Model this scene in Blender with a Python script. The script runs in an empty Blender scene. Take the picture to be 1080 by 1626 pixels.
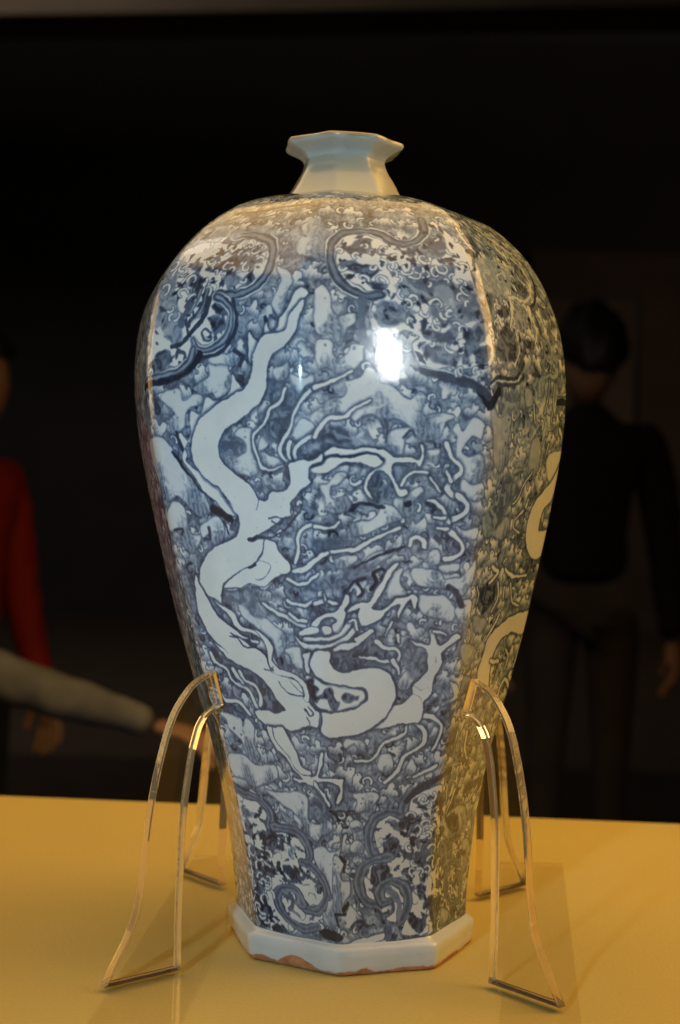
import bpy, bmesh, math, random
import numpy as np
from mathutils import Vector, Matrix

random.seed(7); np.random.seed(7)
scene = bpy.context.scene
COL = scene.collection

# ------------------------------------------------------------------ camera
F_PX, W_PX, H_PX = 2219.0, 1080.0, 1626.0
cam_d = bpy.data.cameras.new("camera"); cam = bpy.data.objects.new("camera", cam_d); COL.objects.link(cam)
cam_d.sensor_fit = 'VERTICAL'; cam_d.sensor_height = 24.0
cam_d.lens = F_PX / H_PX * 24.0
cam_d.dof.use_dof = True; cam_d.dof.focus_distance = 0.81; cam_d.dof.aperture_fstop = 4.5
cam_d.clip_start = 0.02; cam_d.clip_end = 60.0
PITCH, ROLL = 0.0204, 0.0268
cam.location = (0.0, -0.8867, 0.2881)
cam.rotation_euler = (Matrix.Rotation(math.pi/2 - PITCH, 3, 'X') @ Matrix.Rotation(ROLL, 3, 'Z')).to_euler()
scene.camera = cam

# ------------------------------------------------------------------ world, exposure
world = bpy.data.worlds.new("World"); scene.world = world; world.use_nodes = True
bg = world.node_tree.nodes['Background']; bg.inputs[0].default_value = (0.9, 0.75, 0.6, 1); bg.inputs[1].default_value = 0.004
vs = scene.view_settings; vs.view_transform = 'Standard'; vs.look = 'None'; vs.exposure = 0.0; vs.gamma = 1.0; vs.use_curve_mapping = False
scene.cycles.use_denoising = True
scene.cycles.max_bounces = 14; scene.cycles.transmission_bounces = 12; scene.cycles.glossy_bounces = 8

# ------------------------------------------------------------------ lamps
def area_lamp(name, loc, target, size, size_y, power, color, spread=math.pi):
    l = bpy.data.lights.new(name, 'AREA'); l.shape = 'RECTANGLE'; l.size = size; l.size_y = size_y
    l.energy = power; l.color = color; l.spread = spread
    o = bpy.data.objects.new(name, l); COL.objects.link(o); o.location = loc
    d = Vector(target) - Vector(loc); o.rotation_euler = d.to_track_quat('-Z', 'Y').to_euler()
    return o
WARM = (1.0, 0.575, 0.16); COOL = (0.64, 0.97, 1.22)
area_lamp("camera_flash", (-0.35, -0.87, 0.38), (0, 0, 0.23), 0.05, 0.03, 0.44, COOL, math.radians(62))
area_lamp("highlight_lamp", (0.352,-0.786,0.508), (0.024, -0.128, 0.359), 0.019, 0.30, 0.040, (0.92, 0.98, 1.0), math.radians(21))  # unseen lamp added to put the glass pane's glare on the glaze
area_lamp("case_lamp_top", (0.0, 0.18, 1.20), (0.0, 0.16, 0.0), 1.70, 1.25, 13.0, WARM)
area_lamp("case_lamp_right", (1.10, 0.02, 0.88), (0.05, 0, 0.24), 0.9, 0.7, 4.6, WARM, 2.0)
area_lamp("case_lamp_left", (-1.0, 0.30, 0.50), (-0.05, 0.05, 0.25), 0.6, 0.6, 1.1, WARM, 2.2)
area_lamp("figure_fill_lamp", (-1.6, 0.7, 2.3), (-0.95, 2.2, 0.2), 0.5, 0.5, 2.1, (1.0, 0.90, 0.80))  # unseen lamp added to brighten the figures at left
area_lamp("hall_lamp_right", (3.4, 7.0, 2.9), (2.2, 11.3, 1.5), 0.5, 0.5, 5.5, (1.0, 0.72, 0.45))
area_lamp("hall_fill_lamp", (-2.6, 4.2, 3.1), (-2.2, 9.0, 1.0), 2.0, 0.6, 26.0, (1.0, 0.84, 0.68))  # unseen lamp added to lift the hall floor and the beam

# ------------------------------------------------------------------ helpers
def new_obj(name, mesh, mat=None, parent=None, smooth=False):
    o = bpy.data.objects.new(name, mesh); COL.objects.link(o)
    if mat is not None and not mesh.materials: mesh.materials.append(mat)
    if parent is not None: o.parent = parent
    if smooth:
        for p in mesh.polygons: p.use_smooth = True
    return o
def mesh_from(name, v, f):
    m = bpy.data.meshes.new(name); m.from_pydata([tuple(map(float, p)) for p in v], [], f); m.validate(); m.update(); return m
def from_bm(name, bm):
    bmesh.ops.recalc_face_normals(bm, faces=bm.faces[:])
    m = bpy.data.meshes.new(name); bm.to_mesh(m); bm.free(); return m
def tag(o, label, cat, group=None, kind=None):
    if label: o['label'] = label
    if cat: o['category'] = cat
    if group: o['group'] = group
    if kind: o['kind'] = kind
    return o
def struct(o): o['kind'] = 'structure'; return o
def empty(name, loc=(0, 0, 0), rz=0.0):
    o = bpy.data.objects.new(name, None); COL.objects.link(o); o.location = loc; o.rotation_euler = (0, 0, rz); o.empty_display_size = 0.05
    return o
def box_bm(lo, hi, bevel=0.0, seg=2):
    bm = bmesh.new(); bmesh.ops.create_cube(bm, size=1.0)
    for v in bm.verts:
        for i in range(3): v.co[i] = lo[i] if v.co[i] < 0 else hi[i]
    if bevel: bmesh.ops.bevel(bm, geom=bm.edges[:], offset=bevel, segments=seg, affect='EDGES', profile=0.5)
    return bm
class NT:
    def __init__(s, name):
        s.m = bpy.data.materials.new(name); s.m.use_nodes = True; s.t = s.m.node_tree; s.b = s.t.nodes['Principled BSDF']
    def n(s, typ, **k):
        o = s.t.nodes.new(typ)
        for a, b in k.items(): setattr(o, a, b)
        return o
    def l(s, a, b): s.t.links.new(a, b)
    def set(s, **k):
        for a, b in k.items(): s.b.inputs[a.replace('_', ' ')].default_value = b
        return s
    def mix(s, fac, a, b, blend='MIX'):
        o = s.n('ShaderNodeMix', data_type='RGBA', blend_type=blend)
        for sock, val in ((o.inputs['Factor'], fac), (o.inputs[6], a), (o.inputs[7], b)):
            if hasattr(val, 'is_output'): s.l(val, sock)
            else: sock.default_value = val
        return o.outputs[2]
    def noise(s, scale, detail=4, rough=.5, coord='Object', dist=0.0):
        tc = s.n('ShaderNodeTexCoord'); o = s.n('ShaderNodeTexNoise'); s.l(tc.outputs[coord], o.inputs['Vector'])
        o.inputs['Scale'].default_value = scale; o.inputs['Detail'].default_value = detail; o.inputs['Roughness'].default_value = rough; o.inputs['Distortion'].default_value = dist
        return o.outputs['Fac']
    def ramp(s, fac, stops):
        r = s.n('ShaderNodeValToRGB'); s.l(fac, r.inputs['Fac']); e = r.color_ramp.elements
        while len(e) < len(stops): e.new(.5)
        for i, (p, c) in enumerate(stops): e[i].position = p; e[i].color = c if len(c) == 4 else (*c, 1)
        return r.outputs['Color']
    def bump(s, h, strength, dist=.001):
        b = s.n('ShaderNodeBump'); b.inputs['Strength'].default_value = strength; b.inputs['Distance'].default_value = dist
        s.l(h, b.inputs['Height']); s.l(b.outputs['Normal'], s.b.inputs['Normal'])
def plain(name, col, rough=.6, vary=.25, scale=30, bump=.0, coord='Object', **k):
    m = NT(name); n = m.noise(scale, coord=coord)
    c1 = tuple(x*(1-vary) for x in col); c2 = tuple(min(1, x*(1+vary)) for x in col)
    m.l(m.ramp(n, [(.25, c1), (.75, c2)]), m.b.inputs['Base Color']); m.set(Roughness=rough, **k)
    if bump: m.bump(m.noise(scale*4, coord=coord), bump)
    return m.m

# ------------------------------------------------------------------ vase geometry
BODY=np.array([(.0737,.017),(.0744,.03),(.0765,.05),(.0791,.07),(.0825,.09),(.0868,.11),(.0920,.13),(.0980,.15),(.1037,.17),(.1092,.19),(.1143,.21),(.1190,.23),(.1235,.25),(.1279,.27),(.1319,.29),(.1354,.31),(.1378,.33),(.1388,.35),(.1376,.37),(.1338,.39),(.1255,.41),(.1114,.43),(.1000,.441),(.0874,.450),(.0730,.4565),(.0590,.4608),(.0480,.4636),(.0385,.4655)])
def spline(P,n):
    P=np.asarray(P,float);d=np.r_[0,np.cumsum(np.hypot(*np.diff(P,axis=0).T))]
    # Catmull-Rom in arc length
    m=np.gradient(P,d,axis=0)
    s=np.linspace(0,d[-1],n);i=np.clip(np.searchsorted(d,s,side='right')-1,0,len(d)-2)
    h=(d[i+1]-d[i])[:,None];t=((s-d[i])/(d[i+1]-d[i]))[:,None]
    return (2*t**3-3*t**2+1)*P[i]+(t**3-2*t**2+t)*h*m[i]+(-2*t**3+3*t**2)*P[i+1]+(t**3-t**2)*h*m[i+1],d[-1]
PROF,SLEN=spline(BODY,241)          # body profile, even arc length
def axis_x(z): return -.0044+.0182*(1-z/.5)+np.interp(z,[.40,.45,.4655,.475],[0,.0045,-.0002,.0008])
def rot(z): return np.interp(z,[0,.03,.09,.17,.30,.40,.46,.47,.5],[-5.1,-5.6,-8.0,-9.2,-10.0,-10.2,-9.4,-9.6,-13.8])
def ring_xy(U,R,e=.06,mul=1.005):
    """unit of U = one facet, U=0 at facet vertex k=-2; returns angles-free local x,y for radius R (before rot)"""
    U=np.asarray(U,float);k=np.floor(U);t=U-k
    def vx(k): a=np.radians(45*(k-2));return np.stack([np.sin(a),-np.cos(a)],-1)
    A=vx(k);B=vx(k+1)
    p=A+(B-A)*t[...,None]
    # round the arris
    lo=t<e;hi=t>1-e
    def bez(V,Pm,Pp,q): return (1-q)[...,None]**2*Pm+2*(q*(1-q))[...,None]*V+(q**2)[...,None]*Pp
    Pm=vx(k-1)+(A-vx(k-1))*(1-e);Pp=A+(B-A)*e
    p=np.where(lo[...,None],bez(A,Pm,Pp,.5+t/(2*e)),p)
    Pm=A+(B-A)*(1-e);Pp=B+(vx(k+2)-B)*e
    p=np.where(hi[...,None],bez(B,Pm,Pp,(t-(1-e))/(2*e)),p)
    # facets bulge very slightly
    n=p/np.linalg.norm(p,axis=-1,keepdims=True)
    p=p+n*(.006*np.sin(np.pi*np.clip(t,0,1)))[...,None]
    return p*np.asarray(R)[...,None]*mul
def place(U,R,z,e=.06):
    p=ring_xy(U,R,e);a=np.radians(rot(z));c,s=np.cos(a),np.sin(a)
    # rotate azimuth by rot: x=R sin(th+rot), y=-R cos(th+rot)
    x=p[...,0]*c-p[...,1]*s; y=p[...,0]*s+p[...,1]*c
    return np.stack([x+axis_x(z),y,np.broadcast_to(z,x.shape)],-1)
def surf(U,V):
    """V in 0..1 along the body profile"""
    U,V=np.broadcast_arrays(np.asarray(U,float),np.asarray(V,float))
    q=np.clip(V,0,1)*(len(PROF)-1);i=np.minimum(q.astype(int),len(PROF)-2);f=q-i
    R=PROF[i,0]*(1-f)+PROF[i+1,0]*f;z=PROF[i,1]*(1-f)+PROF[i+1,1]*f
    return place(U,R,z)

ART = """B|1069 1279 1153 1290 1227 1291 1245 1267 1309 1278 1370 1279 1377 1263 1315 1256 1267 1242 1247 1213 1189 1198 1149 1198 1136 1228 1181 1242 1111 1261|d=0.16
B|1322 1292 1369 1306 1425 1324 1420 1345 1468 1359 1543 1355 1553 1333 1573 1319 1558 1284 1471 1272 1441 1284 1376 1281|d=0.16
B|777 1170 1019 1187 1113 1169 1158 1139 1202 1110 1270 1081 1314 1052 1335 1022 1242 1008 1173 1035 1107 1050 1035 1037 991 1071 827 1116|d=0.16
B|990 1016 1084 1036 1140 1025 1141 987 1164 965 1239 964 1198 939 1134 919 1081 937 1064 967 939 973|d=0.16
B|1237 981 1296 997 1374 1010 1413 992 1413 969 1379 950 1325 941 1291 967 1257 952|d=0.16
B|1428 807 1495 813 1531 783 1630 778 1699 761 1768 744 1756 713 1693 688 1677 711 1609 732 1543 757 1452 781|d=0.16
B|1769 714 1849 720 1883 705 1821 677 1755 678|d=0.16
B|1755 706 1851 720 1886 710 1885 667 1809 677 1790 695|d=0.16
B|1036 536 1152 536 1242 531 1251 507 1304 529 1362 507 1324 465 1346 433 1262 414 1175 431 1208 465 1161 483 1098 502 1100 518|d=0.16
B|996 424 1179 435 1279 415 1484 418 1498 390 1381 370 1228 356 1121 376 1006 380|d=0.16
B|1576 353 1733 363 1792 345 1768 329 1557 321|d=0.16
B|1346 354 1494 351 1633 359 1740 358 1793 342 1770 316 1772 293 1868 285 1996 301 2012 278 1881 260 1836 245 1744 264 1698 293 1607 312 1513 323 1424 340|d=0.16
B|1785 220 1908 236 1977 222 2062 228 2108 264 2055 205 2096 188 2068 172 2037 152 2144 148 2078 127 2066 91 1995 102 1940 128 1925 155 1829 177|d=0.16
B|1972 73 2086 74 2117 51 2115 37 2041 46|d=0.16
B|1851 1632 1882 1651 1960 1643 1895 1678 1932 1694 2013 1712 2048 1654 2007 1623 2068 1583 1963 1591 1907 1606|d=0.16
B|1733 1440 1761 1461 1801 1471 1825 1449 1785 1439 1808 1417 1858 1420 1866 1448 1811 1474 1871 1526 1807 1560 1888 1554 1946 1525 1919 1502 1904 1473 1897 1437 1838 1413 1777 1417|d=0.16
B|1426 1351 1468 1368 1543 1364 1605 1374 1626 1349 1564 1343|d=0.16
B|2074 1495 2117 1515 2157 1496 2162 1467 2204 1447 2282 1455 2285 1434 2238 1422 2203 1387 2161 1410 2127 1403 2076 1416|d=0.16
B|2076 1386 2127 1394 2169 1388 2168 1367 2202 1357 2244 1368 2270 1386 2329 1384 2320 1352 2268 1334 2201 1326 2143 1342 2092 1335|d=0.16
B|2234 1309 2276 1314 2319 1325 2344 1339 2386 1333 2411 1309 2479 1303 2522 1287 2565 1274 2625 1292 2660 1282 2635 1254 2653 1240 2741 1252 2812 1243 2760 1231 2737 1199 2675 1191 2604 1197 2550 1221 2480 1234 2428 1226 2368 1243 2308 1235 2274 1227 2198 1244 2129 1236 2122 1260 2156 1270 2216 1275 2242 1292|d=0.16
B|2446 1192 2481 1209 2550 1214 2585 1207 2551 1193 2536 1161 2492 1160|d=0.16
B|2797 1218 2832 1229 2861 1211 2902 1240 2938 1241 2980 1227 2965 1199 2908 1201 2859 1169 2908 1155 2973 1163 3009 1127 2950 1098 2873 1104 2824 1161 2827 1197|d=0.16
B|2872 1108 2931 1098 3007 1098 3019 1069 2961 1061 2878 1082|d=0.16
B|2081 1081 2126 1089 2173 1111 2226 1111 2189 1090 2144 1082 2150 1054 2233 1062 2249 1033 2157 1025 2102 1032 2114 1053|d=0.16
B|2489 1057 2561 1072 2633 1087 2653 1077 2600 1058 2612 1033 2557 1022 2509 1032|d=0.16
B|2669 1166 2731 1171 2731 1146 2699 1145|d=0.16
B|1571 1192 1618 1209 1680 1206 1665 1185 1677 1149 1711 1117 1641 1102 1556 1109 1496 1127 1493 1148 1578 1142 1636 1156 1622 1181|d=0.16
B|1714 1171 1750 1192 1800 1185 1765 1164 1721 1157 1783 1150 1863 1136 1850 1122 1765 1121 1728 1142|d=0.16
B|1934 1185 1997 1227 2066 1211 2065 1193 2011 1182|d=0.16
B|1939 1323 2004 1313 2065 1320 2064 1303 2021 1296 1983 1278 1947 1299|d=0.16
B|1839 1331 1899 1337 1930 1344 1929 1323 1888 1306 1848 1313|d=0.16
B|2407 1036 2443 1047 2499 1037 2538 1019 2483 1008 2417 996 2342 981 2266 977 2265 966 2190 973 2229 991 2276 1006 2360 1010 2398 1022|d=0.16
B|2146 918 2206 929 2274 930 2264 915 2175 903|d=0.16
B|2263 900 2322 919 2400 938 2477 949 2542 983 2535 953 2440 923 2352 901 2283 893|d=0.16
B|2453 872 2512 898 2561 902 2545 872 2589 850 2529 834 2446 838|d=0.16
B|2612 898 2661 906 2785 899 2832 880 2934 888 3033 926 3015 873 2950 843 2870 858 2795 862 2669 865|d=0.16
B|2673 842 2779 843 2842 843 2917 813 2906 782 2826 790 2748 797 2680 812|d=0.16
B|2920 805 2966 832 3044 827 3047 796 3025 750 2982 770|d=0.16
B|2859 1003 2921 993 3008 1001 3007 975 2905 978|d=0.16
B|2714 943 2774 944 2781 918 2721 914|d=0.16
B|2782 910 2903 918 2908 903 2827 895|d=0.16
B|2152 489 2193 501 2271 497 2323 492 2337 468 2296 472 2244 489 2177 477|d=0.16
B|2434 435 2459 459 2540 462 2572 438 2563 413 2463 422|d=0.16
B|2206 368 2293 363 2454 366 2441 346 2307 339|d=0.16
B|2581 647 2623 667 2687 647 2635 619 2572 631|d=0.16
B|2910 578 3018 593 3102 602 3027 629 2957 638 3009 605 2943 590|d=0.16
B|2688 425 2723 449 2773 428 2763 416 2708 408|d=0.16
B|2197 365 2262 365 2340 368 2458 363 2446 349 2380 328 2313 321 2245 322 2261 347|d=0.16
B|2188 294 2244 302 2298 293 2310 279 2256 286 2200 283|d=0.16
B|2175 241 2234 251 2303 243 2299 222 2185 223|d=0.16
B|2006 207 2065 207 2104 192 2052 168 2078 154 2151 150 2143 122 2078 105 2055 81 1960 83|d=0.16
B|1973 73 2084 74 2137 97 2209 79 2266 61 2154 45 2045 46|d=0.16
B|3013 1257 3056 1266 3117 1246 3199 1256 3252 1249 3244 1213 3231 1180 3321 1178 3249 1149 3175 1126 3085 1156 3059 1209|d=0.34
B|3407 1319 3484 1318 3505 1285 3414 1280|d=0.34
B|3530 1195 3617 1214 3674 1180 3674 1140 3604 1121 3479 1132 3359 1122 3335 1133 3502 1144|d=0.34
B|3036 1023 3122 1026 3206 998 3343 1023 3400 997 3325 971 3190 978 3081 978|d=0.34
B|3579 1335 3631 1354 3806 1365 3811 1380 3864 1379 3839 1355 3680 1347 3647 1309 3581 1304|d=0.34
B|3118 1054 3163 1076 3218 1062 3204 1040|d=0.34
B|3097 792 3267 784 3319 771 3231 748 3123 763|d=0.34
B|2997 724 3104 727 3214 711 3192 681 3080 678|d=0.34
B|3066 603 3197 611 3227 636 3112 649 3089 618|d=0.34
F|1086 1277 1092 1279 1098 1277 1091 1275|d=0.8 soft=0
F|1181 1286 1187 1288 1192 1286 1186 1284|d=0.8 soft=0
F|1189 1231 1196 1233 1201 1231 1195 1229|d=0.8 soft=0
F|1344 1263 1350 1265 1356 1263 1350 1262|d=0.8 soft=0
F|1632 1202 1638 1204 1643 1202 1637 1201|d=0.8 soft=0
F|1629 1188 1634 1190 1639 1188 1634 1186|d=0.8 soft=0
F|1463 1345 1469 1346 1474 1345 1468 1343|d=0.8 soft=0
F|1232 1066 1239 1068 1244 1066 1237 1064|d=0.8 soft=0
F|2126 1380 2131 1382 2136 1380 2131 1378|d=0.8 soft=0
F|2273 1377 2278 1380 2284 1378 2278 1375|d=0.8 soft=0
F|2249 1303 2255 1305 2260 1303 2255 1301|d=0.8 soft=0
F|2172 1264 2177 1266 2182 1264 2177 1262|d=0.8 soft=0
F|2603 1274 2608 1276 2614 1274 2608 1272|d=0.8 soft=0
F|2666 1226 2672 1228 2677 1226 2672 1224|d=0.8 soft=0
F|2130 1044 2136 1046 2141 1044 2135 1042|d=0.8 soft=0
F|2129 1034 2135 1036 2140 1034 2134 1032|d=0.8 soft=0
F|2424 1040 2429 1042 2435 1040 2430 1038|d=0.8 soft=0
F|2453 1015 2459 1017 2464 1015 2459 1013|d=0.8 soft=0
F|2214 918 2220 921 2225 918 2220 916|d=0.8 soft=0
F|2439 1029 2444 1031 2449 1029 2444 1027|d=0.8 soft=0
F|2994 786 3002 788 3012 785 3004 783|d=0.8 soft=0
F|2983 820 2990 822 3000 820 2993 818|d=0.8 soft=0
F|1152 499 1165 502 1172 500 1160 497|d=0.8 soft=0
F|1205 487 1217 490 1225 488 1212 485|d=0.8 soft=0
F|1252 442 1264 445 1272 443 1260 440|d=0.8 soft=0
F|1043 520 1056 523 1063 521 1050 518|d=0.8 soft=0
F|1948 193 1960 195 1970 193 1958 191|d=0.8 soft=0
F|1999 194 2010 196 2020 194 2009 192|d=0.8 soft=0
F|1984 170 1995 172 2005 170 1994 168|d=0.8 soft=0
F|2009 63 2021 65 2031 63 2019 61|d=0.8 soft=0
F|2064 56 2075 58 2085 55 2074 53|d=0.8 soft=0
F|1719 335 1731 338 1740 336 1729 333|d=0.8 soft=0
F|2121 1488 2127 1491 2132 1488 2127 1486|d=0.8 soft=0
F|2152 1449 2157 1451 2163 1449 2157 1447|d=0.8 soft=0
F|2126 1382 2131 1384 2136 1382 2131 1380|d=0.8 soft=0
F|2273 1378 2278 1380 2284 1378 2278 1376|d=0.8 soft=0
F|3213 1245 3223 1247 3234 1245 3224 1243|d=0.8 soft=0
F|3188 1217 3197 1219 3208 1218 3199 1216|d=0.8 soft=0
F|3200 1191 3209 1194 3221 1192 3211 1190|d=0.8 soft=0
F|3095 1006 3105 1008 3117 1006 3108 1004|d=0.8 soft=0
F|3161 1001 3171 1003 3183 1000 3174 998|d=0.8 soft=0
F|2291 339 2300 342 2309 339 2300 337|d=0.8 soft=0
F|2311 352 2320 354 2329 352 2320 349|d=0.8 soft=0
F|1989 171 2001 174 2011 172 1999 169|d=0.8 soft=0
F|2007 64 2019 66 2029 64 2017 61|d=0.8 soft=0
F|2068 56 2079 59 2089 56 2078 54|d=0.8 soft=0
F|1456 1170 1508 1195 1580 1184 1639 1167 1613 1149 1547 1145 1494 1152 1480 1141|d=0.62 soft=3
F|1726 1231 1780 1244 1926 1289 1947 1306 1974 1278 2001 1265 1942 1244 1917 1210 1787 1171 1731 1199|d=0.66 soft=3
F|2091 1180 2136 1208 2188 1212 2239 1199 2273 1175 2220 1164 2142 1170|d=0.72 soft=2
F|2369 1109 2414 1113 2441 1096 2487 1089 2479 1064 2424 1056 2360 1074 2378 1092|d=0.72 soft=1.5
F|2484 1136 2538 1140 2592 1133 2629 1127 2558 1111 2523 1093 2486 1111|d=0.66 soft=2
F|2036 965 2133 972 2228 970 2188 951 2051 936|d=0.66 soft=4
F|2020 870 2103 885 2224 900 2342 912 2420 923 2352 901 2242 871 2200 848 2079 855|d=0.68 soft=4
F|2363 871 2444 857 2374 823 2363 841|d=0.5 soft=3
F|2101 706 2168 709 2257 717 2355 740 2411 721 2502 706 2482 686 2357 679 2255 671 2164 663 2109 679|d=0.74 soft=3
F|2596 744 2680 717 2753 701 2763 670 2676 643 2621 674 2592 706|d=0.68 soft=4
F|2774 567 2839 595 2905 618 2901 598 2847 575 2802 559|d=0.8 soft=2
F|1790 334 1874 365 1950 380 1989 361 2016 335 2057 321 1972 300 1849 299 1791 308|d=0.66 soft=2
F|2034 364 2121 381 2217 363 2213 326 2089 321 2037 333|d=0.62 soft=2
F|1497 604 1566 622 1621 596 1648 569 1609 552 1523 557 1474 571|d=0.74 soft=2
F|1128 707 1225 666 1372 651 1501 632 1558 610 1468 583 1414 609 1297 629 1223 646 1119 663|d=0.7 soft=2
F|1054 565 1148 564 1290 549 1352 531 1226 530 1094 542|d=0.74 soft=2
F|1330 839 1446 842 1549 848 1596 815 1617 778 1531 783 1467 808 1388 806 1326 813|d=0.55 soft=3
F|972 862 1126 869 1103 819 1092 787 1042 778 983 816|d=0.7 soft=3
F|1963 821 2061 818 2087 796 2001 784 1957 794|d=0.8 soft=2
F|2853 1532 2928 1539 2963 1529 2977 1483 2995 1453 2905 1444 2837 1445|d=0.74 soft=4
F|3043 1608 3258 1623 3462 1611 3472 1587 3374 1546 3227 1521 3079 1529 3036 1560|d=0.4 soft=3
F|3112 855 3216 874 3346 869 3369 828 3285 802 3201 795 3121 824|d=0.85 soft=2
F|3080 1280 3161 1295 3303 1313 3395 1293 3341 1270 3228 1256 3114 1254|d=0.55 soft=3
F|3064 1023 3228 1091 3300 1119 3447 1092 3354 1048 3237 997|d=0.62 soft=4
D|2930 1308 2973 1290 3006 1270 3051 1289 3104 1307|w=11 d=0.92
D|1178 1198 1189 1169 1227 1136|w=5 d=0.8
D|1128 1150 1184 1121 1230 1095 1286 1066 1352 1056|w=4 d=0.85
D|1354 1060 1397 1053 1381 1043 1347 1047|w=3 d=0.8
D|1361 1026 1428 1020 1471 1011|w=9 d=0.82
D|1346 1024 1412 1014 1476 1000|w=9 d=0.88
D|1416 999 1449 970|w=3 d=0.85
D|1315 1057 1384 1054 1392 1045 1355 1043|w=3 d=0.8
D|1299 982 1296 956 1259 955|w=4 d=0.75
D|1022 970 1095 975 1084 960|w=4 d=0.8
D|1595 1375 1647 1361 1626 1343|w=7 d=0.75
D|1614 1319 1645 1315 1639 1301 1613 1303|w=3.5 d=0.8
D|1774 1442 1792 1424 1788 1414|w=6 d=0.85
D|1805 1446 1846 1441|w=4 d=0.7
D|2249 1030 2296 1044 2360 1045 2434 1038|w=5 d=0.85
D|2259 1031 2268 1042 2323 1046 2416 1043|w=5 d=0.85
D|2428 1230 2446 1206 2438 1184|w=4 d=0.7
D|2538 1193 2568 1207 2595 1197|w=4 d=0.75
D|2200 848 2236 860 2262 871|w=5 d=0.85
D|2292 837 2312 849 2282 871 2322 878|w=5 d=0.85
D|2363 856 2393 871 2372 893 2422 901 2452 894 2423 879|w=5 d=0.9
D|2685 1053 2733 1046 2716 1035|w=6 d=0.8
D|2564 1048 2577 1050|w=7 d=0.85
D|2263 904 2371 923 2468 942 2555 953|w=4 d=0.85
D|2858 862 2915 851 2959 820|w=9 d=0.75
D|2738 973 2759 966|w=8 d=0.7
D|598 344 954 347 1096 333 1222 326 1328 313 1379 292 1370 264|w=14 d=0.72
D|1334 268 1422 263 1582 269 1676 255 1741 235|w=10 d=0.6
D|2065 85 2119 101|w=5 d=0.95
D|1972 73 2087 76|w=4 d=0.95
D|1971 71 2002 46|w=4 d=0.9
D|1758 38 1864 25 2011 19|w=13 d=0.92
D|2013 324 2066 315 2085 301|w=4 d=0.95
D|2080 211 2111 199 2092 174|w=3 d=0.85
D|2044 323 2232 322|w=3 d=0.8
D|2066 210 2105 196|w=3 d=0.9
D|2070 81 2107 101|w=3 d=0.9
D|2138 45 2235 58 2326 42|w=5 d=0.75
S|1906 1289 1879 1265 1800 1244 1760 1216 1687 1192 1687 1167 1707 1142 1733 1121 1784 1114 1860 1124|w=4.5 w1=3
S|2105 1302 2037 1282 1981 1258 1945 1234 1927 1206 1871 1178 1856 1154 1895 1136|w=4.5 w1=5
S|2099 1208 2065 1190 1991 1175 1949 1154 1957 1137|w=5 w1=6
S|1922 1175 1908 1154 1916 1140|w=6 w1=5
S|2264 1331 2200 1316 2141 1304 2073 1293|w=3 w1=5
S|2360 1270 2283 1255 2223 1234 2137 1225 2093 1208 2066 1186|w=3 w1=6
D|1898 1206 1938 1206 1977 1203|w=1 d=0.3
W|2025 1134 2089 1152 2142 1167 2203 1164 2290 1163 2351 1169 2412 1168 2456 1160 2492 1150 2572 1153 2627 1146 2643 1162 2632 1180 2648 1177 2652 1155 2637 1132 2609 1141 2538 1142 2484 1137 2472 1118 2495 1096 2524 1082 2560 1083 2570 1072 2534 1065 2497 1075 2477 1100 2440 1117 2396 1120 2360 1102 2342 1081 2369 1059 2388 1054 2351 1063 2324 1080 2351 1106 2391 1124 2413 1133 2431 1142 2395 1156 2342 1159 2272 1152 2211 1148 2150 1154 2114 1145 2078 1129 2023 1123|o=2.2
W|2003 1114 2059 1125 2105 1136 2141 1149 2202 1144 2272 1145 2342 1153 2395 1152 2426 1140 2396 1129 2351 1130 2272 1137 2201 1134 2147 1121 2093 1113 2031 1113|o=1.6
D|2033 1127 2069 1129 2115 1149 2159 1153 2211 1146 2281 1149 2351 1157 2404 1154 2431 1142|w=2.6 d=0.85
S|2531 997 2437 978 2351 963 2265 944 2149 940 2090 932 2029 917|w=3.5 w1=6.5
S|2112 992 2019 995 1955 985 1923 963 1921 934 1893 911|w=4 w1=5
S|2105 936 2036 921 1958 898 1875 889|w=6 w1=6
S|2042 890 1974 869 1903 862 1824 873|w=3 w1=5
S|1809 824 1854 816 1939 816 2010 829 2091 827|w=3 w1=5
S|2012 821 2076 827 2147 822|w=5 w1=4
S|2076 829 2068 844|w=2.5 w1=1.5
S|2183 1005 2135 991 2041 992|w=3 w1=5
S|1633 813 1713 796 1807 783 1877 770 1926 767|w=5 w1=5
S|1811 794 1881 781 1935 779|w=4 w1=4
S|1107 682 1131 659 1223 646 1248 623 1284 613 1378 600 1416 573 1450 559|w=4 w1=5
S|1283 648 1312 629 1345 615|w=5 w1=5
S|1337 642 1366 623 1458 611 1486 588 1471 567|w=4 w1=5
S|989 595 1096 590 1152 568 1273 564 1343 539|w=4 w1=6
S|2656 531 2649 511 2559 499 2469 487 2418 459 2337 443 2255 448|w=4 w1=3
S|2733 535 2805 518 2811 489 2717 465 2652 454 2605 417 2509 390|w=5 w1=4.5
S|2752 555 2858 550 2933 530 2935 501 2897 468|w=7 w1=3
S|2945 431 2865 415 2753 404|w=5 w1=4
S|2770 1182 2798 1154 2856 1136 2859 1122 2807 1103 2792 1085 2833 1071 2882 1064 2916 1043|w=5 w1=7 o=1.8
S|2861 1073 2914 1052 2909 1033 2854 1020 2808 1010 2822 992 2877 974 2919 952 2889 933 2809 927|w=7 w1=6 o=1.8
S|2807 1103 2775 1125|w=5 w1=3
S|2756 1076 2695 1106|w=3 w1=3
S|2818 1010 2783 1036 2732 1054 2684 1059|w=5 w1=3
S|2796 1021 2728 1021|w=4 w1=3
S|2811 996 2743 995|w=4 w1=3
S|2532 1090 2558 1111 2602 1119 2676 1116|w=4 w1=4
S|2594 957 2601 970 2640 974 2680 965 2683 952|w=6 w1=5
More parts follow.
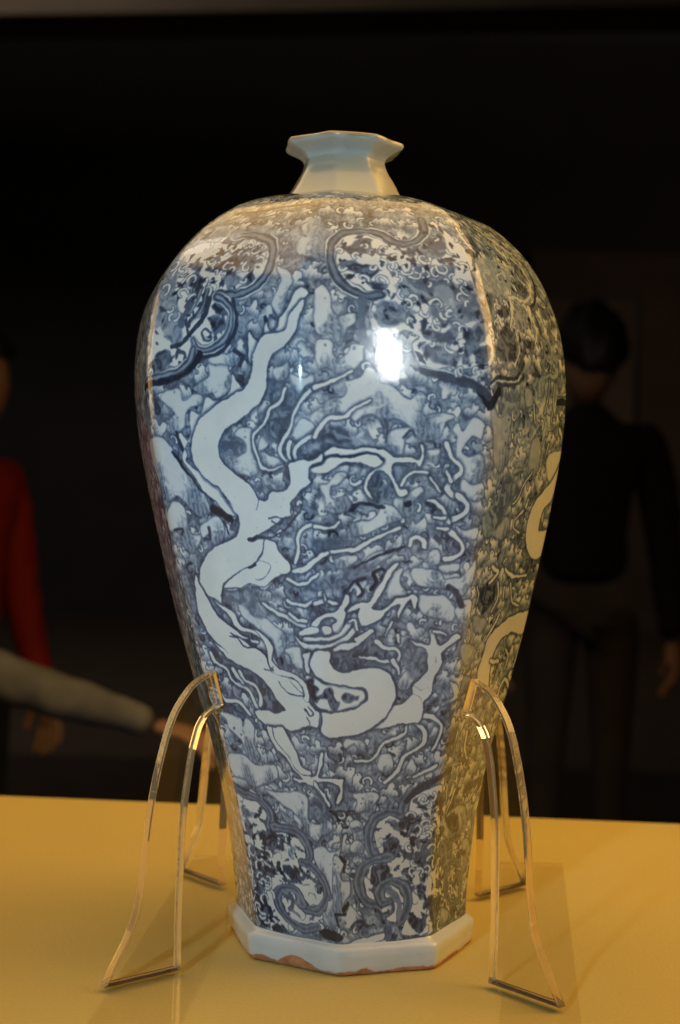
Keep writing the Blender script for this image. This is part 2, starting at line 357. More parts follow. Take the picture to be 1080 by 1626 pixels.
W|2510 916 2530 916 2492 894 2463 872 2444 857 2414 842 2384 823 2369 813 2427 808 2478 819 2529 834 2591 837 2631 844 2659 837 2653 812 2636 820 2622 835 2593 823 2559 804 2550 789 2538 804 2561 823 2499 819 2458 804 2418 785 2344 774 2301 778 2286 796 2301 811 2218 804 2260 819 2353 826 2393 856 2443 879 2462 898|o=2
W|2205 841 2230 841 2230 826 2198 811 2208 804 2196 789 2178 758 2129 755 2120 770 2153 781 2133 792 2070 788 2024 769 1977 765 1992 780 2071 796 2145 805 2178 822|o=1.8
W|1922 741 2063 743 2150 751 2206 774 2217 785 2243 781 2226 762 2171 743 2062 736 1920 733|o=1.6
W|1889 755 1953 764 2023 766 2021 754 1961 748 1886 747|o=1.4
W|2056 766 2104 766 2108 755 2064 749|o=1.4
W|1848 746 1919 729 2060 726 2160 736 2226 755 2269 774 2280 766 2236 743 2170 728 2059 718 1916 718|o=1.6
W|2113 713 2192 728 2268 732 2258 743 2365 762 2387 759 2323 740 2268 724 2213 715|o=1.6
S|2227 781 2259 785 2274 762|w=3 w1=3
S|2399 736 2455 721 2534 717 2570 701 2539 686 2436 690 2357 697 2290 699|w=5 w1=3
S|2521 690 2552 675 2567 659|w=5 w1=3
S|2503 782 2463 751|w=3 w1=2
S|2545 751 2553 732|w=4 w1=3
W|2387 524 2475 544 2545 580 2618 586 2687 607 2681 627 2746 651 2774 670 2765 698 2748 717 2688 727 2629 740 2698 733 2768 725 2779 744 2762 763 2790 763 2803 740 2837 725 2890 736 2940 752 2982 744 2916 728 2865 709 2875 686 2838 658 2824 634 2826 615 2800 601 2766 591 2774 567 2756 543 2655 537 2553 534|o=2
S|2791 759 2848 756 2873 750|w=4 w1=2
D|2687 607 2737 603 2753 591|w=1.5 d=0.5
D|2822 701 2828 686|w=2 d=0.4
D|2693 627 2744 619 2792 623 2820 613|w=1.4 d=0.5
W|1896 703 1936 708 1963 712 1945 692 1935 657 1911 664 1905 687|o=2
W|1906 649 1984 647 2043 636 2194 628 2311 620 2329 600 2298 585 2187 569 2077 569 1990 577 1944 599|o=2
F|1918 645 1959 648 2003 620 1985 604 2052 624 2099 620 2119 601 2154 593 2114 573 2067 581 2047 601 1995 593 1955 592 1922 614|d=0.88 soft=1
F|2168 609 2205 614 2239 606 2293 606 2287 593 2226 589 2179 597|d=0.78 soft=1
W|1988 709 2047 713 2091 709 2088 690 2119 671 2186 662 2278 671 2369 673 2449 669 2509 655 2548 631 2554 600 2509 568 2449 544 2374 525 2272 513 2142 507 2039 508 1987 517 2003 545 2002 565 2090 565 2201 569 2300 581 2355 596 2355 612 2313 628 2207 630 2103 636 2023 648 1976 659 1944 681|o=2.6
W|1685 1412 1707 1404 1738 1393 1778 1403 1791 1431 1818 1410 1863 1420 1876 1444 1916 1458 1962 1494 1999 1509 2038 1494 2003 1475 1937 1447 1914 1419 1869 1407 1788 1405 1739 1386 1708 1365 1688 1342 1678 1369|o=2
W|1584 1322 1603 1305 1643 1294 1696 1311 1705 1297 1641 1280 1501 1259 1412 1245 1353 1231 1339 1220 1296 1191 1273 1162 1273 1169 1205 1195 1191 1187 1232 1147 1213 1132 1273 1111 1334 1093 1407 1075 1465 1050 1520 1017 1534 1011 1494 1010 1430 1024 1392 1042 1328 1056 1282 1081 1238 1110 1193 1140 1259 1184 1274 1195 1288 1238 1312 1242 1354 1235 1387 1256 1407 1274 1470 1266 1536 1277 1565 1291|o=1.4
W|2010 1477 2019 1472 1991 1439 1959 1404 1900 1381 1830 1366 1801 1335 1791 1296 1752 1265 1677 1241 1589 1220 1508 1199 1456 1170 1457 1141 1503 1116 1584 1095 1642 1074 1679 1050 1743 1046 1782 1066 1858 1069 1905 1087 1906 1115 1903 1126 1936 1135 1986 1139 2024 1136 2069 1145 2095 1155 2094 1141 2059 1134 2027 1127 2018 1102 2026 1088 1964 1071 1907 1049 1888 1040 1902 1030 1888 1017 1891 1035 1904 1022 1830 1012 1794 1001 1709 981 1646 966 1614 958 1690 959 1769 957 1795 931 1846 910 1847 892 1742 875 1661 851 1588 853 1542 859 1459 842 1355 838 1334 847 1300 808 1250 816 1202 825 1159 851 1177 882 1223 907 1321 934 1428 951 1494 963 1533 986 1537 1008 1494 1041 1436 1066 1535 1012 1513 1028 1465 1050 1407 1075 1334 1093 1278 1122 1267 1155 1290 1191 1339 1220 1412 1245 1502 1263 1632 1285 1686 1308 1703 1335 1714 1367 1703 1341 1708 1365 1739 1386 1788 1405 1869 1407 1914 1419 1937 1447|o=2
D|1677 1047 1659 1027|w=2.2 d=0.75
D|1696 961 1669 933 1611 906 1519 889 1422 868 1348 849 1310 824|w=2.4 d=0.8
D|1574 959 1634 964 1698 981 1800 985 1861 1002 1921 1024 1948 1050|w=0.1 d=0.1
D|1580 959 1609 959 1647 967|w=5 d=0.85
D|1646 964 1703 963 1774 971 1846 987 1883 1002 1936 1017 1967 1039|w=3 d=0.8
D|1741 1009 1787 1013 1830 1010 1815 998 1762 1004|w=3 d=0.75
D|1558 893 1609 902|w=6 d=0.85
D|1637 912 1705 904 1713 893 1656 869 1594 866|w=1.8 d=0.6
W|1343 840 1431 838 1527 853 1588 853 1661 851 1727 867 1659 847 1565 856 1459 842|o=1
W|1132 869 1096 818 1094 772 1154 723 1279 683 1172 708 1261 675 1389 656 1506 640 1587 611 1628 585 1690 567 1608 551 1523 557 1416 553 1431 534 1510 516 1524 515 1648 519 1718 512 1813 523 1889 530 1961 528 1985 561 1948 572 1900 594 1897 621 1850 643 1746 651 1637 652 1612 655 1589 689 1490 706 1420 723 1342 729 1319 736 1472 724 1400 737 1305 758 1227 783 1185 821 1150 847|o=2.4
W|1246 811 1306 800 1377 787 1414 761 1486 748 1588 743 1656 722 1652 698 1614 690 1605 724 1533 737 1457 743 1382 752 1345 778 1279 800|o=1.6
W|1528 749 1613 736 1659 711 1638 679 1696 662 1826 650 1899 629 1907 594 1860 596 1871 624 1796 641 1663 649 1614 659 1609 702 1596 728|o=1.4
D|1305 726 1379 724 1424 708 1529 703 1589 689 1604 666 1639 656|w=2.6 d=0.8
D|1668 631 1689 618 1752 605 1862 602 1862 620 1796 641 1755 642|w=2 d=0.8
D|1766 636 1814 618 1851 608|w=1.6 d=0.7
D|1558 657 1612 655 1643 664|w=1.8 d=0.7
D|1862 569 1899 554 1931 563 1894 578|w=3 d=0.8
D|1868 549 1891 534 1828 524|w=2.4 d=0.75
D|1985 561 1976 533|w=4 d=0.6
W|1494 516 1546 514 1639 517 1686 482 1727 459 1764 424 1847 415 1842 403 1901 409 1925 430 1960 464 1982 464 1965 436 1915 406 1978 404 2137 402 2142 392 2106 348 2075 344 2112 384 2006 396 1911 394 1875 384 1950 367 2021 337 1989 337 1917 366 1842 383 1695 386 1666 393 1764 392 1680 417 1629 440 1547 461 1504 488|o=2
D|1546 514 1536 489 1582 466 1647 444 1696 418 1769 402 1835 405|w=1.8 d=0.7
W|1886 394 1914 378 1968 366 1976 355 2017 341 2004 334 1964 351 1923 370 1869 382|o=1.4
W|1013 1548 1000 1612 1117 1647 1280 1646 1442 1636 1517 1654 1631 1644 1716 1612 1747 1566 1710 1526 1621 1505 1456 1505 1449 1497 1533 1480 1562 1457 1553 1424 1509 1396 1435 1379 1358 1387 1322 1406 1315 1374 1272 1346 988 1349 1022 1385 1026 1452 1017 1515|o=1 lap=1
F|928 1536 1032 1548 700 1625 1052 1619 1126 1545 1137 1512 1214 1464 1197 1449 1106 1443 1035 1437|d=0.5 soft=3
F|1095 1439 1137 1454 1209 1449 1231 1411 1201 1390 1142 1398 1102 1421|d=0.55 soft=2
D|1324 1516 1306 1488 1241 1456 1224 1437|w=11 d=0.62
D|1368 1527 1358 1476 1271 1433|w=8 d=0.7
D|1405 1506 1386 1460 1318 1425 1256 1403|w=9 d=0.78
D|1282 1509 1242 1478|w=9 d=0.6
D|1330 1523 1308 1484 1244 1448|w=1.5 d=0.05
D|1377 1522 1359 1472 1293 1436|w=1.5 d=0.05
D|1221 1494 1214 1464|w=1.5 d=0.1
F|1157 1583 1227 1595 1281 1566 1204 1569|d=0.8 soft=1
F|1191 1552 1275 1562 1330 1523 1285 1520 1226 1534|d=0.85 soft=1
F|1272 1598 1325 1596 1358 1573 1301 1579|d=0.8 soft=1
F|1345 1582 1428 1593 1516 1609 1521 1633 1605 1625 1658 1600 1595 1593 1696 1585 1673 1573 1572 1571 1538 1559 1430 1562 1392 1555 1307 1566|d=0.82 soft=1
F|1471 1536 1496 1556 1571 1550 1608 1533 1572 1518 1518 1515|d=0.62 soft=1
F|1617 1549 1663 1548 1677 1527 1636 1520|d=0.8 soft=1
F|1567 1576 1650 1573 1651 1560 1588 1566|d=0.7 soft=1
F|1453 1489 1499 1484 1531 1450 1464 1459 1427 1471|d=0.85 soft=1
F|1412 1449 1477 1451 1546 1432 1516 1418 1475 1408 1441 1419 1428 1430|d=0.85 soft=1
D|1431 1412 1396 1423 1371 1413 1390 1398 1433 1397 1432 1406|w=4 d=0.7
F|1054 1348 1088 1376 1146 1376 1159 1347|d=0.85 soft=1
D|1204 1368 1214 1378 1260 1374 1272 1356|w=5 d=0.75
F|1009 1350 1077 1360 1111 1378 1157 1373 1159 1348 1077 1334|d=0.88 soft=1
D|1204 1362 1215 1373 1260 1369 1255 1350 1227 1354|w=4 d=0.7
D|1256 1400 1201 1390 1167 1386|w=6 d=0.8
D|1397 1663 1572 1660 1707 1632 1762 1588 1753 1545 1702 1519 1623 1501 1526 1497 1458 1501|w=20 d=0.55
D|1397 1663 1572 1660 1707 1632 1762 1588 1753 1545 1702 1519 1623 1501 1526 1497 1458 1501|w=17 d=0.1
D|1397 1663 1572 1660 1707 1632 1762 1588 1753 1545 1702 1519 1623 1501 1526 1497 1458 1501|w=14 d=0.72
D|1397 1663 1572 1660 1707 1632 1762 1588 1753 1545 1702 1519 1623 1501 1526 1497 1458 1501|w=6.05 d=0.434
D|1449 1497 1521 1484 1562 1457 1558 1424 1519 1396 1435 1377 1359 1378 1318 1399|w=16 d=0.55
D|1449 1497 1521 1484 1562 1457 1558 1424 1519 1396 1435 1377 1359 1378 1318 1399|w=13 d=0.1
D|1449 1497 1521 1484 1562 1457 1558 1424 1519 1396 1435 1377 1359 1378 1318 1399|w=10 d=0.72
D|1449 1497 1521 1484 1562 1457 1558 1424 1519 1396 1435 1377 1359 1378 1318 1399|w=3.85 d=0.35
D|1563 1487 1596 1449 1586 1413 1521 1375 1436 1361 1360 1360|w=6 d=0.8
D|1326 1379 1294 1350 1192 1329 1088 1319 853 1305|w=17 d=0.55
D|1326 1379 1294 1350 1192 1329 1088 1319 853 1305|w=14 d=0.1
D|1326 1379 1294 1350 1192 1329 1088 1319 853 1305|w=11 d=0.72
D|1326 1379 1294 1350 1192 1329 1088 1319 853 1305|w=4.4 d=0.385
D|1371 1367 1316 1339 1203 1316 1087 1308 843 1298|w=9 d=0.88
D|1170 1763 1408 1759 1616 1773 1843 1778|w=7 d=0.7
D|1252 1752 1475 1727 1642 1740|w=4 d=0.6
D|1855 1769 1944 1803|w=6 d=0.6
F|1144 1673 1212 1699 1423 1679 1406 1658 1280 1668 1252 1647|d=0.42 soft=2
F|1418 1697 1565 1674 1715 1657 1594 1690|d=0.4 soft=2
F|1813 1659 1874 1673 1948 1659 1912 1630|d=0.45 soft=2
F|1926 1701 2025 1699 2066 1624 2010 1618 1972 1643|d=0.42 soft=2
F|1786 1624 1880 1612 1906 1592 1842 1588|d=0.6 soft=2
F|1888 1795 2047 1791 2352 1777 2570 1778 2675 1815 2633 1825 2326 1785 2044 1815 1874 1822|d=0.6 soft=2
F|2386 1739 2554 1753 2696 1738 2540 1724 2420 1726|d=0.5 soft=2
F|2012 1653 2068 1671 2123 1641 2072 1619 2046 1591|d=0.5 soft=3
W|2139 1626 2202 1651 2326 1663 2432 1655 2492 1632 2594 1630 2687 1653 2765 1689 2831 1723 2891 1688 2941 1657 3008 1611 2970 1565 2998 1457 3034 1422 3017 1358 2756 1345 2626 1350 2586 1391 2623 1413 2555 1426 2433 1409 2374 1425 2373 1457 2397 1483 2425 1495 2355 1501 2277 1514 2205 1540 2155 1581|o=1 lap=1
F|2202 1614 2249 1625 2317 1647 2369 1643 2380 1624 2332 1599 2255 1597|d=0.78 soft=1
F|2195 1573 2269 1579 2336 1568 2382 1578 2422 1554 2377 1540 2312 1547 2247 1553|d=0.78 soft=1
F|2231 1545 2277 1542 2260 1526|d=0.8 soft=1
F|2341 1532 2432 1534 2466 1523 2428 1510 2375 1517|d=0.8 soft=1
F|2469 1603 2528 1605 2536 1587 2488 1590|d=0.72 soft=1
F|2400 1615 2471 1626 2430 1602|d=0.6 soft=1
F|2490 1622 2590 1616 2680 1638 2626 1599 2588 1607|d=0.72 soft=1
F|2477 1555 2515 1556 2505 1540|d=0.7 soft=1
F|2703 1644 2801 1691 2843 1686 2870 1665 2834 1614 2765 1598 2664 1595 2672 1618|d=0.6 soft=2
F|2502 1520 2580 1546 2620 1572 2721 1588 2729 1542 2684 1494 2635 1478 2568 1499|d=0.52 soft=3
F|2662 1586 2778 1581 2881 1588 2843 1545 2899 1538 2961 1548 2975 1501 3000 1461 2859 1443 2733 1440 2687 1472 2643 1508|d=0.58 soft=3
F|2729 1518 2827 1528 2837 1490 2775 1466 2725 1480|d=0.38 soft=2
F|2405 1472 2477 1489 2563 1476 2614 1463 2522 1439 2435 1427 2393 1443|d=0.6 soft=2
F|2626 1431 2730 1422 2823 1442 2825 1410 2778 1395 2675 1407|d=0.68 soft=1
F|2856 1432 2912 1437 2886 1404 2868 1400|d=0.85 soft=1
F|2932 1444 2995 1450 3011 1429 2939 1398 2900 1376 2845 1355 2856 1382|d=0.72 soft=1
F|2638 1393 2725 1392 2829 1380 2809 1351 2722 1353 2662 1369|d=0.6 soft=2
F|2938 1389 3003 1401 3021 1380 2953 1361 2926 1371|d=0.85 soft=1
F|2951 1336 2982 1340 2993 1330 2960 1326|d=0.8 soft=1
D|2915 1343 2934 1354 2995 1358|w=3 d=0.8
D|2863 1545 2924 1555 2982 1583|w=6 d=0.1
D|2751 1729 2731 1682 2663 1648 2574 1635 2493 1642 2433 1661 2380 1669 2283 1666 2190 1656 2134 1626 2131 1593 2153 1559 2206 1528 2276 1505 2355 1493 2426 1499|w=19 d=0.55
D|2751 1729 2731 1682 2663 1648 2574 1635 2493 1642 2433 1661 2380 1669 2283 1666 2190 1656 2134 1626 2131 1593 2153 1559 2206 1528 2276 1505 2355 1493 2426 1499|w=16 d=0.1
D|2751 1729 2731 1682 2663 1648 2574 1635 2493 1642 2433 1661 2380 1669 2283 1666 2190 1656 2134 1626 2131 1593 2153 1559 2206 1528 2276 1505 2355 1493 2426 1499|w=13 d=0.72
D|2751 1729 2731 1682 2663 1648 2574 1635 2493 1642 2433 1661 2380 1669 2283 1666 2190 1656 2134 1626 2131 1593 2153 1559 2206 1528 2276 1505 2355 1493 2426 1499|w=5.5 d=0.504
D|2327 1485 2316 1449 2322 1407 2355 1386|w=12 d=0.55
D|2375 1479 2363 1450 2374 1425|w=2 d=0.1
D|2634 1341 2721 1330 2844 1320 2933 1310 2994 1291|w=14 d=0.72
D|2626 1348 2721 1339 2844 1329|w=2 d=0.1
D|3002 1309 3037 1321 3103 1332 3274 1335 3348 1350 3398 1371|w=6 d=0.8
D|3089 1317 3216 1320 3332 1330 3393 1346|w=6 d=0.75
D|3007 1310 3089 1325 3273 1328 3363 1345|w=2.5 d=0.15
V|2714 1699 2891 1688 3008 1611 2986 1517 3000 1461 2853 1418 2676 1414 2556 1433 2454 1445 2423 1480 2482 1512 2506 1536 2646 1599|
V|2178 1627 2327 1652 2491 1627 2631 1617 2640 1572 2483 1520 2366 1517 2221 1545 2174 1581|
V|1012 1557 1018 1606 1248 1642 1525 1648 1686 1618 1724 1567 1638 1516 1443 1509 1343 1484 1246 1441 1082 1443|
V|2621 1400 2923 1406 3000 1390 2971 1333 2844 1338 2670 1359|
V|3389 1646 3697 1647 3669 1575 3556 1474 3572 1428 3347 1374 3113 1370 3027 1425 3082 1490 3253 1539|
F|3156 1486 3246 1496 3290 1487 3245 1470 3176 1466|d=0.85 soft=1
F|3141 1435 3236 1459 3302 1442 3317 1400 3294 1374 3190 1373 3067 1385|d=0.85 soft=1
F|3432 1432 3574 1431 3531 1411 3434 1415|d=0.85 soft=1
F|3393 1503 3518 1510 3495 1471 3386 1446 3338 1469|d=0.55 soft=1
F|2936 1393 2985 1399 3012 1376 2978 1358 2933 1365|d=0.8 soft=1
F|3463 1574 3651 1574 3580 1535 3470 1552|d=0.85 soft=1
F|3589 1646 3713 1641 3680 1594 3579 1606|d=0.78 soft=1
D|3634 1649 3724 1622 3744 1586 3665 1548 3539 1522|w=3.5 d=0.1
D|3764 1665 3828 1632 3807 1583 3727 1537 3618 1515|w=6 d=0.8
D|3535 1511 3587 1486 3611 1456 3570 1425|w=3 d=0.1
D|3606 1517 3640 1491 3669 1453|w=6 d=0.7
D|3338 1522 3410 1531 3518 1526|w=3 d=0.1
D|3343 1517 3333 1490 3280 1449|w=4 d=0.1
D|3140 1470 3177 1451|w=4 d=0.1
D|3340 1439 3358 1402 3292 1364|w=3 d=0.12
D|3457 1562 3470 1552|w=5 d=0.1
D|3378 1385 3436 1417 3345 1364|w=6 d=0.7
D|2893 1627 2943 1636 2928 1616|w=6 d=0.1
D|2994 1628 3034 1627 3031 1617|w=8 d=0.9
D|2993 1681 3028 1646 3080 1630|w=5 d=0.15
D|3209 1686 3323 1669|w=7 d=0.15
D|3181 1699 3359 1664 3573 1652|w=4 d=0.6
D|3356 1731 3568 1691 3718 1673|w=5 d=0.15
D|3475 1659 3551 1650|w=6 d=0.15
W|4000 1158 4000 1124 3940 1064 3854 1040 3822 1003 3846 985 4000 985 4000 930 3858 918 3698 950 3651 989 3667 1040 3744 1069 3891 1106|o=1.6
S|3596 1130 3502 1103 3450 1069 3397 1054|w=2.5 w1=2.5
S|3546 1037 3450 1014 3467 996 3549 984|w=3 w1=2.5
S|3765 1199 3740 1164|w=3 w1=2
S|3731 1346 3700 1296 3675 1267|w=2 w1=2
S|3801 1342 3786 1298 3771 1246|w=2 w1=2
S|3521 1286 3553 1241|w=3 w1=2
S|3905 1234 3947 1214 3947 1202|w=5 w1=2
W|4000 783 3855 784 3686 780 3579 767 3458 751 3368 729 3351 695 3319 658 3354 625 3462 601 3562 594 3525 631 3498 677 3537 708 3631 731 3776 736 4000 725 4000 738|o=1.6
S|3974 721 3966 685 3948 643|w=6 w1=5
S|4020 578 3860 613 3783 589 3830 541|w=6 w1=4
S|3707 696 3791 674 3780 642|w=3 w1=3
S|3485 671 3622 667|w=6 w1=5
S|3364 868 3407 828 3345 798|w=3 w1=3
S|3472 854 3489 823|w=3 w1=2
S|3560 862 3641 813 3759 804|w=3 w1=3
S|3089 861 3125 839 3108 819|w=3 w1=2
S|3240 868 3342 890 3257 907|w=4 w1=4
S|3444 898 3581 877 3784 877|w=5 w1=4
S|3475 786 3413 756 3331 727|w=4 w1=4
S|3353 498 3366 462 3476 424|w=5 w1=3
S|3185 506 3168 470|w=4 w1=2
W|990 323 1126 323 1228 318 1304 298 1316 279 1283 255 1348 251 1472 259 1574 257 1668 241 1706 217 1678 188 1740 182 1822 160 1862 131 1835 99 1774 83 1820 62 1761 52 1840 41 1728 26 1563 25 1447 9 1260 1 1011 25 1019 92 988 217|o=1 lap=1
F|1167 245 1364 255 1398 228 1464 208 1370 207 1250 211 1211 232|d=0.86 soft=1
F|1437 246 1483 237 1437 207 1413 212|d=0.8 soft=1
F|1488 203 1551 220 1600 224 1556 206 1568 192 1524 196|d=0.5 soft=1
F|1019 256 1113 262 1112 228 1056 229|d=0.8 soft=1
F|1031 211 1121 206 1233 188 1292 151 1269 136 1163 126 1163 104 1066 89 1042 119 1029 163|d=0.84 soft=1
F|1024 76 1146 78 1219 53 1153 33 1191 15 1074 13 1026 37|d=0.86 soft=1
F|1191 15 1310 26 1421 16 1461 10 1260 4|d=0.85 soft=1
F|1412 167 1524 174 1595 157 1611 135 1519 140 1445 154|d=0.82 soft=1
D|1562 144 1637 133 1704 135|w=2 d=0.6
D|1287 165 1336 155|w=4 d=0.6
F|1049 297 1154 292 1174 285 1050 268 1009 278|d=0.6 soft=1
D|1318 281 1318 264 1295 252|w=5 d=0.6
D|954 347 1093 330 1235 327 1326 310 1357 289 1329 262|w=13 d=0.7
D|954 347 1093 330 1235 327 1326 310 1357 289 1329 262|w=9.6 d=0.46
D|954 347 1093 330 1235 327 1326 310 1357 289 1329 262|w=3.5 d=0.62
D|1368 261 1527 264 1650 255 1725 229 1738 204 1688 183|w=14 d=0.7
D|1368 261 1527 264 1650 255 1725 229 1738 204 1688 183|w=10.6 d=0.46
D|1368 261 1527 264 1650 255 1725 229 1738 204 1688 183|w=4 d=0.62
D|1637 187 1764 177 1858 153 1899 124 1845 91 1743 73 1608 76 1532 87|w=14 d=0.7
D|1637 187 1764 177 1858 153 1899 124 1845 91 1743 73 1608 76 1532 87|w=10.6 d=0.46
D|1637 187 1764 177 1858 153 1899 124 1845 91 1743 73 1608 76 1532 87|w=4 d=0.62
D|1599 84 1545 113 1466 118 1351 111 1296 89 1325 65 1400 43 1509 31 1646 28 1758 38|w=14 d=0.7
D|1599 84 1545 113 1466 118 1351 111 1296 89 1325 65 1400 43 1509 31 1646 28 1758 38|w=10.6 d=0.46
D|1599 84 1545 113 1466 118 1351 111 1296 89 1325 65 1400 43 1509 31 1646 28 1758 38|w=4 d=0.62
D|1427 97 1480 94 1470 74 1438 67|w=7 d=0.6
D|1389 104 1489 111 1565 100 1529 82|w=4 d=0.45
D|1453 67 1543 54|w=5 d=0.5
W|3056 378 2896 370 2780 353 2718 332 2711 307 2613 310 2490 298 2420 274 2431 242 2486 216 2588 205 2441 196 2305 176 2270 148 2294 120 2351 98 2458 93 2583 109 2613 77 2516 57 2706 44 2690 19 2903 12 3147 23 3275 79 3165 165 3129 276 3094 343|o=1 lap=1
F|2899 363 2976 351 3073 362 3154 340 3118 320 2986 333|d=0.85 soft=1
F|2769 346 2865 345 2930 323 2875 320 2815 331|d=0.86 soft=1
F|2560 291 2657 297 2752 310 2854 298 2873 284 2818 266 2733 253 2759 274 2617 272|d=0.85 soft=1
F|2495 241 2589 258 2646 254 2691 225 2588 205 2501 223|d=0.85 soft=1
F|2806 248 2866 244 2854 226|d=0.8 soft=1
F|2968 257 3114 255 3150 195 3035 172 2923 168 2828 191 2707 200 2706 217 2855 219 2896 240|d=0.74 soft=1.5
F|2380 182 2484 188 2565 184 2556 162 2495 153 2418 132 2360 151|d=0.82 soft=1
F|2677 171 2829 184 2815 166 2708 157|d=0.75 soft=1
F|2878 155 2988 181 2974 157 2894 144|d=0.86 soft=1
F|2832 137 2960 132 2929 111 2882 104|d=0.82 soft=1
F|2921 308 3004 303 2964 272|d=0.45 soft=1
F|2916 79 2964 103 3194 102 3280 68 3142 48 3035 72|d=0.8 soft=1
F|2771 57 2901 54 2968 71 2935 22 2837 20|d=0.85 soft=1
F|2498 19 2561 18 2642 24 2593 0|d=0.75 soft=1
F|3041 29 3216 40 3292 28 3148 16|d=0.85 soft=1
D|2865 378 2738 357 2691 329 2682 311 2557 316 2435 306 2372 278 2360 243 2399 214 2485 202|w=15 d=0.7
D|2865 378 2738 357 2691 329 2682 311 2557 316 2435 306 2372 278 2360 243 2399 214 2485 202|w=11.6 d=0.46
D|2865 378 2738 357 2691 329 2682 311 2557 316 2435 306 2372 278 2360 243 2399 214 2485 202|w=4.5 d=0.62
D|2559 207 2397 200 2292 183 2241 152 2264 120 2336 98 2427 94|w=15 d=0.7
D|2559 207 2397 200 2292 183 2241 152 2264 120 2336 98 2427 94|w=11.6 d=0.46
D|2559 207 2397 200 2292 183 2241 152 2264 120 2336 98 2427 94|w=4.5 d=0.62
D|2674 51 2740 78 2755 110 2692 136 2586 148 2494 142 2446 121 2474 100 2552 102|w=15 d=0.7
D|2674 51 2740 78 2755 110 2692 136 2586 148 2494 142 2446 121 2474 100 2552 102|w=11.6 d=0.46
D|2674 51 2740 78 2755 110 2692 136 2586 148 2494 142 2446 121 2474 100 2552 102|w=4.5 d=0.62
D|2524 131 2615 116 2661 90 2643 59|w=9 d=0.45
D|2493 131 2569 130|w=4 d=0.5
D|2317 81 2331 74|w=8 d=0.5
D|2326 39 2467 40 2658 43|w=4 d=0.5
D|2712 343 2824 371 3001 397 3181 410|w=10 d=0.74
D|2037 0 2162 0 2417 0 2609 3 2903 4 3114 4 3529 0 3988 40|w=5 d=0.62
D|2084 0 2258 0 2497 5|w=2 d=0.05
W|2085 1 2197 13 2387 21 2482 23 2481 11 2338 4 2194 0|o=1.2
D|1021 3 1244 0 1445 3 1641 6 1845 0 2046 0|w=8 d=0.5
D|1067 0 1358 0 1639 0|w=2 d=0.35
V|2899 363 3073 362 3160 274 3101 162 2832 141 2662 179 2763 242 2617 276 2698 300|
V|3094 343 3495 305 3821 240 3938 152 3823 69 3946 11 3220 22 3087 112 3142 210|
V|985 263 1225 250 1362 215 1317 146 1241 115 1239 65 1250 18 1075 16 1026 79 1019 191|
B|3461 307 3640 294 3703 261 3612 236 3480 232 3353 228 3212 246 3122 265 3152 286 3290 297|d=0.26
F|3211 286 3458 285 3571 242 3442 238|d=0.84 soft=1
F|3104 270 3232 260 3177 251|d=0.85 soft=1
D|3556 283 3662 252|w=3 d=0.6
B|3716 209 3861 197 3916 153 3849 124 3747 126 3711 150|d=0.3
F|3630 187 3834 173 3765 165|d=0.85 soft=1
F|3160 231 3397 214 3424 180 3227 173|d=0.7 soft=1
D|3663 152 3435 165 3347 141 3356 97 3508 59 3710 54 3765 88 3651 124 3578 120|w=13 d=0.7
D|3663 152 3435 165 3347 141 3356 97 3508 59 3710 54 3765 88 3651 124 3578 120|w=9.6 d=0.46
D|3663 152 3435 165 3347 141 3356 97 3508 59 3710 54 3765 88 3651 124 3578 120|w=3.5 d=0.62
F|3107 147 3214 134 3152 119|d=0.85 soft=1
F|3513 47 3720 35 3561 23|d=0.85 soft=1
F|2985 92 3235 89 3212 54 3075 27|d=0.8 soft=1
B|3301 60 3478 37 3425 20 3256 22|d=0.3
S|3339 353 3290 322 3227 300|w=4 w1=3
S|3173 372 3197 327|w=3 w1=2
S|3832 341 3718 309|w=3 w1=3"""
# ------------------------------------------------------------------ the brush: underglaze painting laid out on the vase wall
TW, TH = 8*336, 1640
def vnoise(cx, cy, seed):
    """value noise, periodic round the vase"""
    r = np.random.RandomState(seed); g = r.rand(cy+2, cx).astype(np.float32)
    y = np.linspace(0, cy, TH, dtype=np.float32); x = np.linspace(0, cx, TW, endpoint=False, dtype=np.float32)
    return g, x, y
def samp(g, X, Y):
    cy, cx = g.shape; xi = np.floor(X).astype(np.int32); yi = np.clip(np.floor(Y).astype(np.int32), 0, cy-2)
    fx = X-xi; fy = np.clip(Y-yi, 0, 1); fx = fx*fx*(3-2*fx); fy = fy*fy*(3-2*fy); x0 = xi % cx; x1 = (xi+1) % cx
    return (g[yi, x0]*(1-fx)+g[yi, x1]*fx)*(1-fy)+(g[yi+1, x0]*(1-fx)+g[yi+1, x1]*fx)*fy
def fbm(cells, seed, octv=4, warp=None, gain=.55):
    x = np.arange(TW, dtype=np.float32)/TW; y = np.arange(TH, dtype=np.float32)/TH
    X, Y = np.meshgrid(x, y)
    if warp is not None: X = X+warp[0]/8.0; Y = Y+warp[1]/5.0
    out = np.zeros((TH, TW), np.float32); a = 1.0; tot = 0; c = cells
    for o in range(octv):
        cy = max(2, int(round(c*.60))); g = np.random.RandomState(seed*31+o).rand(cy+2, c).astype(np.float32)
        out += a*samp(g, X*c, np.clip(Y, 0, 1)*cy); tot += a; a *= gain; c *= 2
    return out/tot
def side_at(V):
    q = np.clip(V, 0, 1)*(len(PROF)-1); i = np.minimum(q.astype(int) if hasattr(q, 'astype') else int(q), len(PROF)-2)
    return .765*PROF[i, 0]
PXM = .0004                              # one unit of brush width in metres
